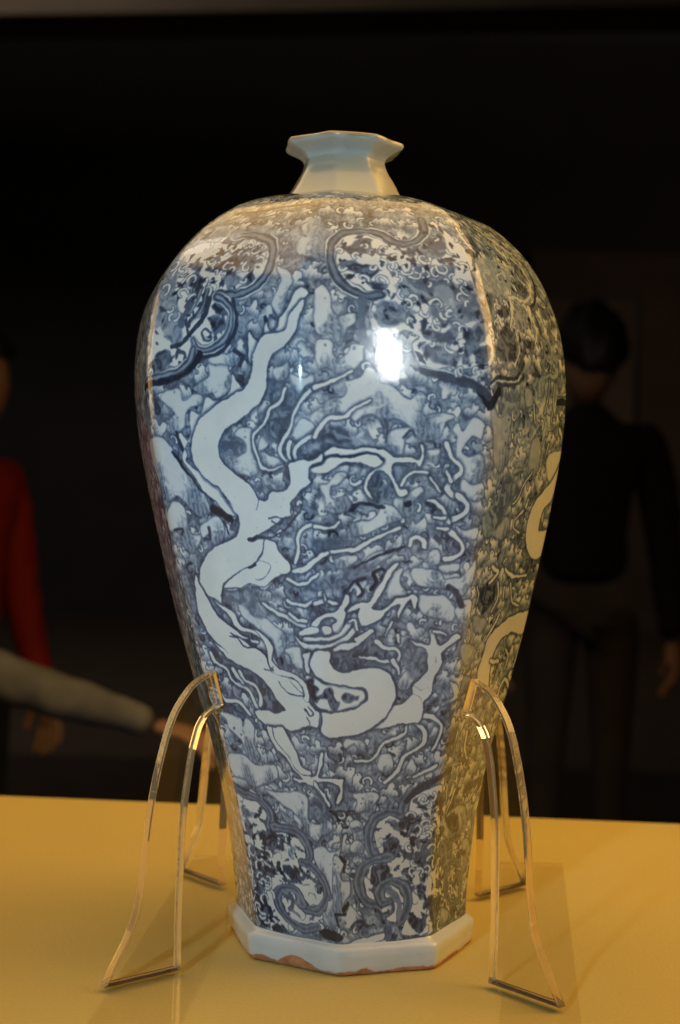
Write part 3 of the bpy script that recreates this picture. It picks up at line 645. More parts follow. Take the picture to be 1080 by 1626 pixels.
def dense(P, closed, step=2.0):
    """smooth line through hand set points, in texture pixels"""
    P = np.asarray(P, float); n = len(P)
    if n < 3 and not closed:
        k = max(2, int(np.hypot(*(P[-1]-P[0]))/step)+1); return P[0]+(P[-1]-P[0])*np.linspace(0, 1, k)[:, None]
    Q = np.vstack([P[-1], P, P[0], P[1 % n]]) if closed else np.vstack([2*P[0]-P[1], P, 2*P[-1]-P[-2]])
    out = []
    for i in range(1, len(Q)-2):
        p0, p1, p2, p3 = Q[i-1], Q[i], Q[i+1], Q[i+2]; k = max(2, int(np.hypot(*(p2-p1))/step)+1)
        t = np.linspace(0, 1, k, endpoint=False)[:, None]
        m1 = (p2-p0)*.42; m2 = (p3-p1)*.42
        out.append((2*t**3-3*t**2+1)*p1+(t**3-2*t**2+t)*m1+(-2*t**3+3*t**2)*p2+(t**3-t**2)*m2)
    if not closed: out.append(P[-1:])
    return np.vstack(out)
def blend(mask, x0, y0, val):
    h, w = mask.shape; xs = (np.arange(x0, x0+w)) % TW; ys = np.arange(y0, y0+h); ok = (ys >= 0) & (ys < TH)
    if not ok.any(): return
    sub = np.ix_(ys[ok], xs); a = mask[ok]; v = val if np.isscalar(val) else val[ok]
    DEN[sub] = DEN[sub]*(1-a)+v*a
def stroke(Q, w0, w1, val, soft=1.0, seed=None):
    """Q dense points (texture px); widths in brush units, tapering w0 -> w1"""
    n = len(Q); ws = np.linspace(w0, w1, n)*PXM/2
    wob = 1+.16*np.sin(np.arange(n)*.11+(seed or 0))+.07*np.sin(np.arange(n)*.37)
    ws = ws*wob
    sx = (TW/8)/side_at(Q[:, 1]/TH); sy = TH/SLEN
    R = int(np.max(ws)*max(sx.max(), sy)+3+soft*2)
    x0 = int(Q[:, 0].min())-R; x1 = int(Q[:, 0].max())+R+1; y0 = int(Q[:, 1].min())-R; y1 = int(Q[:, 1].max())+R+1
    m = np.zeros((y1-y0, x1-x0), np.float32)
    for (qx, qy), r, kx in zip(Q, ws, sx):
        rx = int(r*kx+2+soft*2); ry = int(r*sy+2+soft*2)
        ax = int(qx)-rx; bx = int(qx)+rx+1; ay = int(qy)-ry; by = int(qy)+ry+1
        gx = (np.arange(ax, bx)-qx)/kx; gy = (np.arange(ay, by)-qy)/sy
        d = np.sqrt(gx[None]**2+gy[:, None]**2)
        a = np.clip((r-d)*sy/soft+.5, 0, 1)
        s = m[ay-y0:by-y0, ax-x0:bx-x0]; np.maximum(s, a, out=s)
    blend(m, x0, y0, val)
def blur(m, k):
    for _ in range(k):
        m = (np.roll(m, 1, 0)+2*m+np.roll(m, -1, 0))/4; m = (np.roll(m, 1, 1)+2*m+np.roll(m, -1, 1))/4
    return m
def fill(Q, val, soft=0):
    pad = 4+4*int(soft); x0 = int(Q[:, 0].min())-pad; x1 = int(Q[:, 0].max())+pad+1; y0 = int(Q[:, 1].min())-pad; y1 = int(Q[:, 1].max())+pad+1
    h, w = y1-y0, x1-x0; A = np.zeros((h, w+1), np.int32)
    P = np.vstack([Q, Q[:1]]); px = P[:, 0]-x0; py = P[:, 1]-y0
    for i in range(len(Q)):
        ya, yb, xa, xb = py[i], py[i+1], px[i], px[i+1]
        if ya == yb: continue
        s = 1
        if ya > yb: ya, yb, xa, xb = yb, ya, xb, xa
        r = np.arange(int(math.ceil(ya-.5)), int(math.ceil(yb-.5)))
        if not len(r): continue
        xc = xa+(r+.5-ya)*(xb-xa)/(yb-ya); c = np.clip(np.ceil(xc-.5).astype(int), 0, w)
        np.add.at(A, (r, c), 1)
    m = (np.cumsum(A, 1)[:, :w] % 2).astype(np.float32); m = blur(m, 1 if not soft else int(soft)*4)
    blend(m, x0, y0, val)
    return m, x0, y0
def ragged(p, seed):
    q = dense(p, True, 3.0); r = np.random.RandomState(seed+5); n = len(q); j = r.randn(n, 2)
    j = (j+np.roll(j, 1, 0)+np.roll(j, 2, 0))/1.7; c = q.mean(0); s = min(2.4, .10*np.ptp(q, axis=0).min()+.4)
    return q+j*s*.8
def paint():
    global DEN
    w1 = fbm(64, 3, 3)-.5; w2 = fbm(64, 4, 3)-.5
    n1 = fbm(104, 5, 3, (w1*1.4, w2*1.4), .42); n2 = fbm(34, 8, 4, (w1*.6, w2*.6)); n3 = fbm(300, 9, 3); n4 = fbm(120, 11, 3, (w1*.8, w2*.8))
    e = n1-.585
    foam = np.clip(e/.03+.5, 0, 1); line = np.exp(-((e+.012)/.020)**2)
    wash = .53+.75*(n2-.5)+.26*np.exp(-np.abs(np.minimum(e, 0))/.05)+.45*(n4-.5)
    pale = .17+1.3*np.clip(n4-.45, 0, 1)+.16*(n3-.3)
    DEN = wash*(1-foam)+pale*foam
    DEN = np.maximum(DEN, line*(.66+.5*(n3-.5)))
    DEN = np.maximum(DEN, np.exp(-((e-.045)/.010)**2)*.40)
    DEN = np.clip(DEN, .06, .92).astype(np.float32)
    DEN = np.clip(.51+.55*(n2-.5)+.5*(n4-.5)+.2*(n3-.5)-.12*foam, .2, .8).astype(np.float32)
    rs = np.random.RandomState(12)
    G = np.array([(-.95,-.62),(-.80,-.15),(-.50,-.02),(-.33,.30),(-.36,.66),(-.02,.95),(.33,.68),(.27,.28),(.48,.08),(.74,.26),(.98,.02),(1.0,-.45),(.62,-.70),(.30,-.52),(-.05,-.75),(-.45,-.55)])
    def scale(cy): return (TW/8)/side_at(np.array([np.clip(cy, 0, TH-1)/TH]))[0]*PXM, TH/SLEN*PXM
    spots = []
    for j in range(46):
        cy = TH*(.02+.93*j/46)
        n = 14
        for i in range(int(4*n)):
            spots.append(((i+.5*(j % 2)+.75*(rs.rand()-.5))*TW/8/n, cy+(rs.rand()-.5)*22))
    rs.shuffle(spots)
    for i, (cx, cy) in enumerate(spots):       # crests of foam with a knobbed head, dark contour and a hatched fading skirt
        kx, ky = scale(cy); pick = rs.rand()
        if pick < .52:
            s = 9.5+7*rs.rand(); a = rs.randn()*.5+(math.pi if rs.rand() < .12 else 0); c_, s_ = math.cos(a), math.sin(a)
            g = G*np.array([rs.choice([-1, 1])*(.8+.5*rs.rand()), 1])+rs.randn(*G.shape)*.07
            g = g@np.array([[c_, s_], [-s_, c_]])*s; q0 = np.stack([cx+g[:, 0]*kx, cy+g[:, 1]*ky], 1); q = dense(q0, True)
            stroke(q, 2.6, 2.6, .66+.14*rs.rand(), 1.3, i); m, x0, y0 = fill(q, .07+.09*rs.rand())
            hh, ww = m.shape; gx = (np.arange(x0, x0+ww)-cx)/kx/s; gy = (np.arange(y0, y0+hh)-cy)/ky/s
            up = -gx[None]*s_+gy[:, None]*c_; side = gx[None]*c_+gy[:, None]*s_
            hat = .5+.5*np.sin(side*17+rs.rand()*6)
            blend(m*np.clip(.18-up, 0, .92), x0, y0, .40+.24*hat)
            for d in range(rs.randint(0, 3)):
                o = np.array([[cx+(-.62*s_+(d-.5)*.26*c_)*s*kx, cy+(.62*c_+(d-.5)*.26*s_)*s*ky]]); stroke(np.vstack([o, o+.5]), 2.3, 2.3, .85, 1.3)
        elif pick < .86:
            a0 = rs.rand()*6.28; turn = rs.choice([-1, 1])*(2.2+2.6*rs.rand()); t = np.linspace(0, 1, 9); r = (4+6*rs.rand())*(1-.7*t)
            q = dense(np.stack([cx+r*np.cos(a0+turn*t)*kx, cy+r*np.sin(a0+turn*t)*ky], 1), False)
            if pick < .68: stroke(q, 3.4, 2, .74+.2*rs.rand(), 1.6, i)
            else: stroke(q, 7, 4.5, .76, 1.6, i); stroke(q, 3.8, 2, .10, 1.3, i)
    half = TW//2; DEN[:, half:] = DEN[:, :half]
    art = []
    for ln in ART.strip().split('\n'):
        k, p, o = ln.split('|'); p = np.array(p.split(), float).reshape(-1, 2)
        o = dict((a, float(b)) for a, b in (q.split('=') for q in o.split()))
        art.append((k, np.stack([p[:, 0]/1000*TW/8, p[:, 1]/2000*TH], 1), o))
    # the faces turned away repeat the painting of the two front faces
    def shifted(f):
        out = []
        for k, p, o in art:
            c = p[:, 0].mean()/(TW/8)
            if .95 < c < 2.95: out.append((k, p+np.array([f*TW/8, 0]), o))
        return out
    order = 'B'
    def draw(items):
        for j, (k, p, o) in enumerate(items):
            if k == 'B':
                fill(dense(p+np.array([0, -3.0]), True), .66, 3)
                q = dense(p, True); stroke(q, 2.6, 2.6, .70, 1.4, j); m, x0, y0 = fill(q, o['d'])
                h, w = m.shape; yy = np.linspace(0, 1, h)[:, None]; xx = np.arange(x0, x0+w) % TW; ys = np.clip(np.arange(y0, y0+h), 0, TH-1)
                tex = n4[np.ix_(ys, xx)]; inner = blur(m.copy(), 10)
                xg = np.arange(w)[None, :]; hat = .5+.5*np.sin(xg*.62+tex*9+j)
                low = (1-yy)+.9*(tex-.5)+.30*np.sin(xg*.075+j)
                blend(m*np.clip((low-.50)*2.2, 0, .9)*np.clip((inner-.35)*3, 0, 1), x0, y0, .36+.26*hat)
                blend(m*np.exp(-((inner-.70)/.06)**2)*.45, x0, y0, .50)
            elif k == 'F':
                m, x0, y0 = fill(ragged(p, j), o['d'], o.get('soft', 0)); h, w = m.shape
                ys = np.clip(np.arange(y0, y0+h), 0, TH-1); xx = np.arange(x0, x0+w) % TW; tex = n4[np.ix_(ys, xx)]
                blend(m*np.clip(tex*3.5-1.4, 0, .8), x0, y0, o['d']*.55)
            elif k == 'V':                      # foliage brushed over a wash: pale curls and dark leaves
                q = p; x0 = int(q[:, 0].min()); x1 = int(q[:, 0].max()); y0 = int(q[:, 1].min()); y1 = int(q[:, 1].max())
                r = np.random.RandomState(j+311); n = int((x1-x0)*(y1-y0)/430)
                for i in range(n):
                    cx, cy = x0+r.rand()*(x1-x0), y0+r.rand()*(y1-y0)
                    a_, b_ = p, np.roll(p, -1, 0)           # inside the outline?
                    cr = ((a_[:, 1] > cy) != (b_[:, 1] > cy)) & (cx < (b_[:, 0]-a_[:, 0])*(cy-a_[:, 1])/(b_[:, 1]-a_[:, 1]+1e-9)+a_[:, 0])
                    if cr.sum() % 2 == 0: continue
                    kx, ky = scale(cy); a = r.rand()*6.28; s = 4+5*r.rand(); tt = np.linspace(0, 1, 8)
                    if r.rand() < .5:
                        rr_ = s*1.25*(1-.65*tt); th = a+(2.2+2.4*r.rand())*tt*r.choice([-1, 1]); g = dense(np.stack([cx+rr_*np.cos(th)*kx, cy+rr_*np.sin(th)*ky], 1), False)
                        stroke(g, 6, 4, .66, 1.5); stroke(g, 3.6, 1.8, .08, 1.3)
                    else:
                        L = np.array([(-1.2, 0), (-.5, .45), (.05, .62), (.25, .30), (1.3, .05), (.25, -.30), (.10, -.60), (-.5, -.42)])*s*.8*(1+.12*r.randn(8, 1)); c_, s_ = math.cos(a), math.sin(a); g = L@np.array([[c_, s_], [-s_, c_]])
                        fill(dense(np.stack([cx+g[:, 0]*kx, cy+g[:, 1]*ky], 1), True), .74+.18*r.rand())
            elif k == 'D':
                w = o['w']; stroke(dense(p, False), w, o.get('w1', w), o['d'], 1.3, j)
            elif k == 'W':
                q = dense(p, True); ow = o.get('o', 1.6)
                if ow > 1.5: halo(q, 9, True)
                stroke(q, 2*ow+.7, 2*ow+.7, .74, 1.5, j); m, x0, y0 = fill(q, .03)
                if 'lap' in o: sprigs(m, x0, y0, j)
            elif k == 'S':
                q = dense(p, False); w = o['w']; wb = o.get('w1', w); ow = o.get('o', 1.6)
                halo(q, 6+w, False); stroke(q, w+2*ow+.9, wb+2*ow+.9, .70, 1.6, j); stroke(q, w*1.05, wb*1.05, .07, 1.3, j)
    def sprigs(m, x0, y0, seed):               # leaves and curling stems that crowd the pale fields
        r = np.random.RandomState(seed+77); inside = np.argwhere(blur(m.copy(), 3) > .97); n = int(len(inside)/520)
        for i in range(n):
            yc, xc = inside[r.randint(len(inside))]; cy, cx = yc+y0, xc+x0; kx, ky = scale(cy); a = r.rand()*6.28; s = 4.5+4.5*r.rand(); c_, s_ = math.cos(a), math.sin(a)
            L = np.array([(-1.2, 0), (-.55, .42), (-.30, .30), (.05, .62), (.25, .34), (1.25, .05), (.30, -.30), (.10, -.60), (-.28, -.28), (-.6, -.40)])*s*(1+.12*r.randn(10, 1))
            g = L@np.array([[c_, s_], [-s_, c_]]); 
            if r.rand() < .62: fill(dense(np.stack([cx+g[:, 0]*kx, cy+g[:, 1]*ky], 1), True), .60+.28*r.rand())
            else:
                tt = np.linspace(0, 1, 8); rr_ = s*1.3*(1-.6*tt); th = a+3.4*tt*r.choice([-1, 1]); stroke(dense(np.stack([cx+rr_*np.cos(th)*kx, cy+rr_*np.sin(th)*ky], 1), False), 1.9, 1.3, .58, 1.5)
    def halo(q, w, closed):
        n = len(q); ws = w*PXM/2
        R = int(ws*TH/SLEN)+12; x0 = int(q[:, 0].min())-R; x1 = int(q[:, 0].max())+R; y0 = int(q[:, 1].min())-R; y1 = int(q[:, 1].max())+R
        m = np.zeros((y1-y0, x1-x0), np.float32); r = max(2, int(ws*TH/SLEN))
        for a, b in q[::2]:
            i, j = int(b)-y0, int(a)-x0; m[i-r:i+r+1, j-r:j+r+1] = 1
        m = blur(m, 10); m = m*.62
        h, w_ = m.shape; xs = np.arange(x0, x0+w_) % TW; ys = np.arange(y0, y0+h); ok = (ys >= 0) & (ys < TH)
        sub = np.ix_(ys[ok], xs); DEN[sub] = np.maximum(DEN[sub], DEN[sub]*(1-m[ok])+.72*m[ok])
    for f in (3, 5): draw(shifted(f))
    draw(art)
    DEN += (n3-.5)*.16*np.clip(DEN*2, 0, 1)+(n2-.5)*.14*np.clip(DEN*1.5, 0, 1)
    # the brush never runs true: small wander, and cobalt that bleeds into the glaze
    dx = (fbm(260, 21, 2)-.5)*3.5+(fbm(90, 22, 2)-.5)*6; dy = (fbm(260, 23, 2)-.5)*3.5+(fbm(90, 24, 2)-.5)*6
    X = (np.arange(TW)[None]+dx); Y = np.clip(np.arange(TH)[:, None]+dy, 0, TH-1.01); xi = np.floor(X).astype(np.int32); yi = Y.astype(np.int32); fx = X-xi; fy = Y-yi
    a, b = xi % TW, (xi+1) % TW; y2 = np.minimum(yi+1, TH-1)
    DEN = (DEN[yi, a]*(1-fx)+DEN[yi, b]*fx)*(1-fy)+(DEN[y2, a]*(1-fx)+DEN[y2, b]*fx)*fy
    DEN = .74*blur(DEN, 1)+.26*blur(DEN, 7)
    DEN = np.clip((DEN-.05)*1.14, 0, 1)
    # plain glaze above the neck line; the painted base line fades into the foot
    img = bpy.data.images.new("vase_painting", TW, TH, alpha=False, float_buffer=False); img.colorspace_settings.name = 'Non-Color'
    buf = np.ones((TH, TW, 4), np.float32); buf[..., :3] = np.clip(DEN, 0, 1)[..., None]
    img.pixels.foreach_set(buf.ravel()); img.update(); img.pack()
    return img
# ------------------------------------------------------------------ setting: the dim hall behind the case
FLOOR = -0.95
def slab(name, lo, hi, mat, bevel=0): return struct(new_obj(name, from_bm(name, box_bm(lo, hi, bevel)), mat))
m_floor = plain("carpet_dark_brown", (.115, .085, .062), .9, .2, 6, .3)
m_floor2 = plain("carpet_near_black", (.05, .036, .028), .9, .25, 6, .3)
m_wall = plain("hall_wall_paint", (.046, .043, .042), .8, .15, 2, .1)
m_panel = plain("exhibition_panel_cloth", (.13, .09, .065), .85, .15, 3, .1)
m_beam = plain("beam_brown_paint", (.085, .060, .040), .7, .2, 2, .1)
m_black = plain("frame_black_wood", (.012, .010, .009), .5, .3, 20)
m_paper = plain("scroll_paper", (.20, .145, .10), .8, .2, 5)
slab("hall_floor", (-9, -2.5, FLOOR-.2), (9, 11.6, FLOOR), m_floor)
slab("near_carpet", (-9, -2.5, FLOOR), (9, 5.25, FLOOR+.006), m_floor2)
slab("hall_wall", (-9, 11.4, FLOOR), (9, 11.6, 4.2), m_wall)
beam = slab("ceiling_beam", (-9, -.2, 0), (9, .2, .7), m_beam, .01); beam.location = (0, 6.2, 2.605); beam.rotation_euler = (0, 0, -.12)
panel = new_obj("exhibition_panel", from_bm("exhibition_panel", box_bm((1.60, 11.25, FLOOR), (3.6, 11.36, 2.35), .01)), m_panel)
tag(panel, "brown display panel against the dark hall wall, right of the vase", "panel")
def picture(x, w, z0, z1, label):
    e = empty("framed_picture", (x, 11.235, z0)); tag(e, label, "picture", "framed pictures on the far panel")
    t = .035
    bm = bmesh.new()
    for lo, hi in (((-w/2, -.02, 0), (-w/2+t, .012, z1-z0)), ((w/2-t, -.02, 0), (w/2, .012, z1-z0)), ((-w/2+t, -.02, z1-z0-t), (w/2-t, .012, z1-z0)), ((-w/2+t, -.02, 0), (w/2-t, .012, t))):
        b = box_bm(lo, hi, .003, 1); me = bpy.data.meshes.new("tmp"); b.to_mesh(me); b.free(); bm.from_mesh(me); bpy.data.meshes.remove(me)
    new_obj("frame", from_bm("frame", bm), m_black, e)
    new_obj("picture_sheet", from_bm("picture_sheet", box_bm((-w/2+t, -.006, t), (w/2-t, .008, z1-z0-t))), m_paper, e)
picture(1.83, .38, .55, 1.98, "narrow dark framed picture partly behind the vase shoulder")
picture(2.38, .34, .42, 1.98, "tall dark framed picture behind the head of the stand-in figure in black")

# ------------------------------------------------------------------ plinth under the vase
m_top = NT("plinth_ochre_cloth"); n = m_top.noise(7, 5, .6); n2 = m_top.noise(420, 3, .6)
c = m_top.ramp(n, [(.3, (.55, .435, .145)), (.7, (.595, .47, .16))]); c = m_top.mix(.22, c, m_top.ramp(n2, [(.3, (.42, .31, .09)), (.7, (.66, .52, .18))]))
m_top.l(c, m_top.b.inputs['Base Color']); m_top.set(Roughness=.62); m_top.bump(n2, .3, .0006); m_top = m_top.m
m_base = plain("plinth_side_paint", (.25, .17, .08), .7, .1, 4)
plinth = empty("display_plinth", (.0, .0, FLOOR)); tag(plinth, "display plinth with flat ochre cloth top under the vase", "plinth")
a = math.atan2(-.0383, .6016)
def rot_pts(bm, ang, piv):
    bmesh.ops.rotate(bm, verts=bm.verts[:], cent=piv, matrix=Matrix.Rotation(ang, 3, 'Z')); return bm
new_obj("table_top", from_bm("table_top", rot_pts(box_bm((-1.1, -.95+.345, .92), (1.1, .3434, .95), .0015), a, (0, .3434, 0))), m_top, plinth)
new_obj("base", from_bm("base", rot_pts(box_bm((-1.06, -.90+.345, 0), (1.06, .3034, .92), .004), a, (0, .3434, 0))), m_base, plinth)

# ------------------------------------------------------------------ the vase
U_ALL = []
for k in range(8): U_ALL += [k+t for t in (0, .0175, .035, .0525, .07, .10)] + [k+t for t in np.linspace(.15, .85, 15)] + [k+t for t in (.90, .93, .9475, .965, .9825)]
U_ALL = np.array(U_ALL+[8.0])
glz = NT("glaze_and_cobalt")
def glaze_common(m, base):
    m.l(base, m.b.inputs['Base Color'])
    m.set(Roughness=.085, IOR=1.5)
    m.b.inputs['Coat Weight'].default_value = .28; m.b.inputs['Coat Roughness'].default_value = .24; m.b.inputs['Coat IOR'].default_value = 1.4
def white_glaze(m):
    n = m.noise(26, 5, .6); c = m.ramp(n, [(.25, (.54, .585, .575)), (.55, (.64, .675, .655)), (.8, (.69, .695, .64))])
    sp = m.noise(700, 1, .5); dots = m.ramp(sp, [(.76, (0, 0, 0)), (.80, (1, 1, 1))])
    return m.mix(dots, c, (.33, .27, .20, 1))
def ripple(m, s=.07):
    a1 = m.noise(34, 3, .5); a2 = m.noise(230, 2, .5)
    ad = m.n('ShaderNodeMath', operation='MULTIPLY_ADD'); m.l(a2, ad.inputs[0]); ad.inputs[1].default_value = .18; m.l(a1, ad.inputs[2])
    m.bump(ad.outputs[0], s, .0022)
def body_material(img):
    m = glz; uv = m.n('ShaderNodeUVMap'); uv.uv_map = 'UVMap'
    t = m.n('ShaderNodeTexImage', image=img, interpolation='Cubic', extension='REPEAT'); m.l(uv.outputs['UV'], t.inputs['Vector'])
    mot = m.noise(150, 4, .65); fine = m.noise(900, 2, .6)
    den = m.n('ShaderNodeMath', operation='MULTIPLY_ADD'); m.l(mot, den.inputs[0]); den.inputs[1].default_value = .16; 
    sub = m.n('ShaderNodeMath', operation='SUBTRACT'); m.l(t.outputs['Color'], sub.inputs[0]); sub.inputs[1].default_value = .08; m.l(sub.outputs[0], den.inputs[2])
    col = m.ramp(den.outputs[0], [(.02, (.66, .69, .665)), (.16, (.545, .60, .62)), (.36, (.27, .33, .40)), (.56, (.128, .166, .228)), (.76, (.060, .075, .106)), (.95, (.022, .026, .042))])
    cb = m.ramp(den.outputs[0], [(.02, (.66, .69, .665)), (.16, (.53, .595, .64)), (.36, (.24, .325, .425)), (.56, (.105, .155, .24)), (.76, (.044, .060, .100)), (.95, (.02, .026, .048))])
    col = m.mix(m.ramp(m.noise(19, 3, .6), [(.42, (0, 0, 0)), (.62, (1, 1, 1))]), col, cb)
    col = m.mix(m.ramp(fine, [(.70, (0, 0, 0)), (.78, (.5, .5, .5))]), col, (.05, .055, .08, 1))
    w = white_glaze(m)
    msk = m.ramp(den.outputs[0], [(.02, (1, 1, 1)), (.12, (0, 0, 0))]); col = m.mix(msk, col, w)
    glaze_common(m, col); ripple(m)
    return m.m
vase = empty("porcelain_vase", (0.0138, 0, 0)); tag(vase, "blue and white eight sided porcelain vase with white dragons, held by clear stands", "vase")
VOFF = np.array([.0138, 0, 0])
def ring_mesh(name, rings, uv=None, cap=None):
    """rings: list of (n,3) arrays round the vase, closed (last column repeats the first)"""
    n = rings[0].shape[0]; v = np.concatenate(rings)-VOFF; f = []
    for j in range(len(rings)-1):
        for i in range(n-1): f.append((j*n+i, j*n+i+1, (j+1)*n+i+1, (j+1)*n+i))
    if cap == 'bottom': f.append(tuple(range(n-2, -1, -1)))
    me = bpy.data.meshes.new(name); me.from_pydata(v.tolist(), [], f); me.update()
    if uv is not None:
        lay = me.uv_layers.new(name='UVMap'); vi = np.empty(len(me.loops), np.int32); me.loops.foreach_get('vertex_index', vi)
        lay.data.foreach_set('uv', uv[vi].astype(np.float32).ravel())
    bm = bmesh.new(); bm.from_mesh(me); bmesh.ops.remove_doubles(bm, verts=bm.verts[:], dist=1e-6); bmesh.ops.recalc_face_normals(bm, faces=bm.faces[:]); bm.to_mesh(me); bm.free()
    for p in me.polygons: p.use_smooth = True
    return me
NV = 181; Vs = np.linspace(0, 1, NV)
rings = [surf(U_ALL, np.full(len(U_ALL), v)) for v in Vs]
uv = np.stack([np.tile(U_ALL/8, NV), np.repeat(Vs, len(U_ALL))], 1)
me = ring_mesh("body", rings, uv)
# seam: keep u = 1 on the last column
new_obj("body", me, body_material(paint()), vase)
def lathe8(name, prof, mat, cap=None, e=.05, wob=0, seed=0):
    pr, _ = spline(prof, len(prof)*5) if len(prof) > 3 else (np.array(prof), 0)
    rr = np.random.RandomState(seed); ph = rr.rand(6)*6.28
    rs = []
    for R, z in pr:
        Rz = R*(1+wob*(np.sin(U_ALL*math.pi/4*3+ph[0])+.6*np.sin(U_ALL*math.pi/4*7+ph[1])+.4*np.sin(U_ALL*math.pi/4*13+ph[2])))
        P = place(U_ALL, Rz, z, e); P[:, 2] += wob*.025*(np.sin(U_ALL*math.pi/4*2+ph[3])+.8*np.sin(U_ALL*math.pi/4*5+ph[4]))*(1 if z > .4 else 0); P[-1] = P[0]; rs.append(P)
    return new_obj(name, ring_mesh(name, rs, None, cap), mat, vase)
gn = NT("neck_glaze"); nb = gn.mix(gn.ramp(gn.noise(40, 4, .6), [(.35, (.2, .2, .2)), (.7, (1, 1, 1))]), white_glaze(gn), (.60, .575, .47, 1)); nb = gn.mix(1.0, nb, (.80, .79, .72, 1), 'MULTIPLY'); glaze_common(gn, nb); ripple(gn)
lathe8("neck", [(.0395, .4646), (.0366, .4688), (.0338, .4735), (.0310, .4785), (.0280, .4835), (.0265, .4875), (.0260, .4905)], gn.m, None, .10)
# rim: brown edge where the glaze ran thin
gr = NT("rim_glaze"); base = white_glaze(gr); tc = gr.n('ShaderNodeTexCoord'); sx = gr.n('ShaderNodeSeparateXYZ'); gr.l(tc.outputs['Object'], sx.inputs[0])
nz = gr.noise(70, 3, .6); ad = gr.n('ShaderNodeMath', operation='MULTIPLY_ADD'); gr.l(nz, ad.inputs[0]); ad.inputs[1].default_value = .0045; gr.l(sx.outputs['Z'], ad.inputs[2])
mr = gr.n('ShaderNodeMapRange'); gr.l(ad.outputs[0], mr.inputs[0]); mr.inputs[1].default_value = .5014; mr.inputs[2].default_value = .5034
base = gr.mix(1.0, base, (.86, .87, .84, 1), 'MULTIPLY'); base = gr.mix(mr.outputs[0], base, (.46, .33, .20, 1)); glaze_common(gr, base); ripple(gr)
lathe8("mouth_rim", [(.0258, .4896), (.0272, .4922), (.0308, .4946), (.0350, .4966), (.0376, .4982), (.0383, .4996), (.0378, .5010), (.0358, .5014), (.0320, .5000), (.0270, .4960), (.0235, .4880), (.0225, .4760), (.0260, .4600)], gr.m, None, .05, .012, 4)
# foot ring with its unglazed, chipped edge
gf = NT("foot_glaze"); base = white_glaze(gf); tc = gf.n('ShaderNodeTexCoord'); sx = gf.n('ShaderNodeSeparateXYZ'); gf.l(tc.outputs['Object'], sx.inputs[0])
nz = gf.noise(48, 3, .6); thr = gf.n('ShaderNodeMath', operation='MULTIPLY_ADD'); gf.l(nz, thr.inputs[0]); thr.inputs[1].default_value = .011; thr.inputs[2].default_value = -.0028
vd = gf.n('ShaderNodeVectorMath', operation='DISTANCE'); gf.l(tc.outputs['Object'], vd.inputs[0]); vd.inputs[1].default_value = (-.034,-.068,.002)
dz = gf.n('ShaderNodeMapRange'); gf.l(vd.outputs['Value'], dz.inputs[0]); dz.inputs[1].default_value = .013; dz.inputs[2].default_value = .004; dz.inputs[3].default_value = 0; dz.inputs[4].default_value = .008
th2 = gf.n('ShaderNodeMath', operation='ADD'); gf.l(thr.outputs[0], th2.inputs[0]); gf.l(dz.outputs[0], th2.inputs[1])
df = gf.n('ShaderNodeMath', operation='SUBTRACT'); gf.l(th2.outputs[0], df.inputs[0]); gf.l(sx.outputs['Z'], df.inputs[1])
clay = gf.n('ShaderNodeMapRange'); gf.l(df.outputs[0], clay.inputs[0]); clay.inputs[1].default_value = -.0004; clay.inputs[2].default_value = .0005
cl = gf.ramp(gf.noise(160, 4, .6), [(.3, (.36, .135, .045)), (.6, (.55, .25, .10)), (.8, (.62, .36, .19))])
base = gf.mix(clay.outputs[0], base, cl); glaze_common(gf, base)
rg = gf.n('ShaderNodeMapRange'); gf.l(clay.outputs[0], rg.inputs[0]); rg.inputs[3].default_value = .085; rg.inputs[4].default_value = .85; gf.l(rg.outputs[0], gf.b.inputs['Roughness'])
cw = gf.n('ShaderNodeMapRange'); gf.l(clay.outputs[0], cw.inputs[0]); cw.inputs[3].default_value = .28; cw.inputs[4].default_value = 0; gf.l(cw.outputs[0], gf.b.inputs['Coat Weight'])
ripple(gf)
lathe8("foot_ring", [(.0728, .0195), (.0742, .0180), (.0768, .0166), (.0785, .0150), (.0788, .0135), (.0784, .0080), (.0777, .0035), (.0768, .0009), (.0755, .0002), (.0640, .0002), (.0620, .0060)], gf.m, 'bottom', .05, .006, 9)

# ------------------------------------------------------------------ clear acrylic stands
def thin_sheet(name, tint, top=.45):
    """a polished sheet seen through both its parallel faces: light goes straight on, with a weak mirror on top"""
    m = NT(name); t = m.t; t.nodes.remove(m.b); out = [n for n in t.nodes if n.type == 'OUTPUT_MATERIAL'][0]
    tr = m.n('ShaderNodeBsdfTransparent'); tr.inputs[0].default_value = tint; gl = m.n('ShaderNodeBsdfGlossy'); gl.inputs['Roughness'].default_value = .02
    fa = m.n('ShaderNodeLayerWeight'); fa.inputs[0].default_value = .5; pw = m.n('ShaderNodeMath', operation='POWER'); m.l(fa.outputs['Facing'], pw.inputs[0]); pw.inputs[1].default_value = 5.0
    fr = m.n('ShaderNodeMapRange'); m.l(pw.outputs[0], fr.inputs[0]); fr.inputs[3].default_value = .035; fr.inputs[4].default_value = top; mx = m.n('ShaderNodeMixShader')
    m.l(fr.outputs[0], mx.inputs[0]); m.l(tr.outputs[0], mx.inputs[1]); m.l(gl.outputs[0], mx.inputs[2]); m.l(mx.outputs[0], out.inputs['Surface'])
    return m.m
ac = thin_sheet("clear_acrylic_face", (.99, .986, .975, 1))
acs = thin_sheet("clear_acrylic_strip", (1, .997, .99, 1), .22)
ace = NT("amber_edge_glow"); ace.set(Roughness=.035, IOR=1.49); ace.b.inputs['Base Color'].default_value = (.985, .76, .42, 1); ace.b.inputs['Transmission Weight'].default_value = .80  # amber of light guided through the sheet, put into the edge colour
ace = ace.m
foot_dark = plain('dark_foot_reflection', (.05, .03, .022), .5, .3, 200)  # dark internal reflection at the fin foot, painted as a face colour
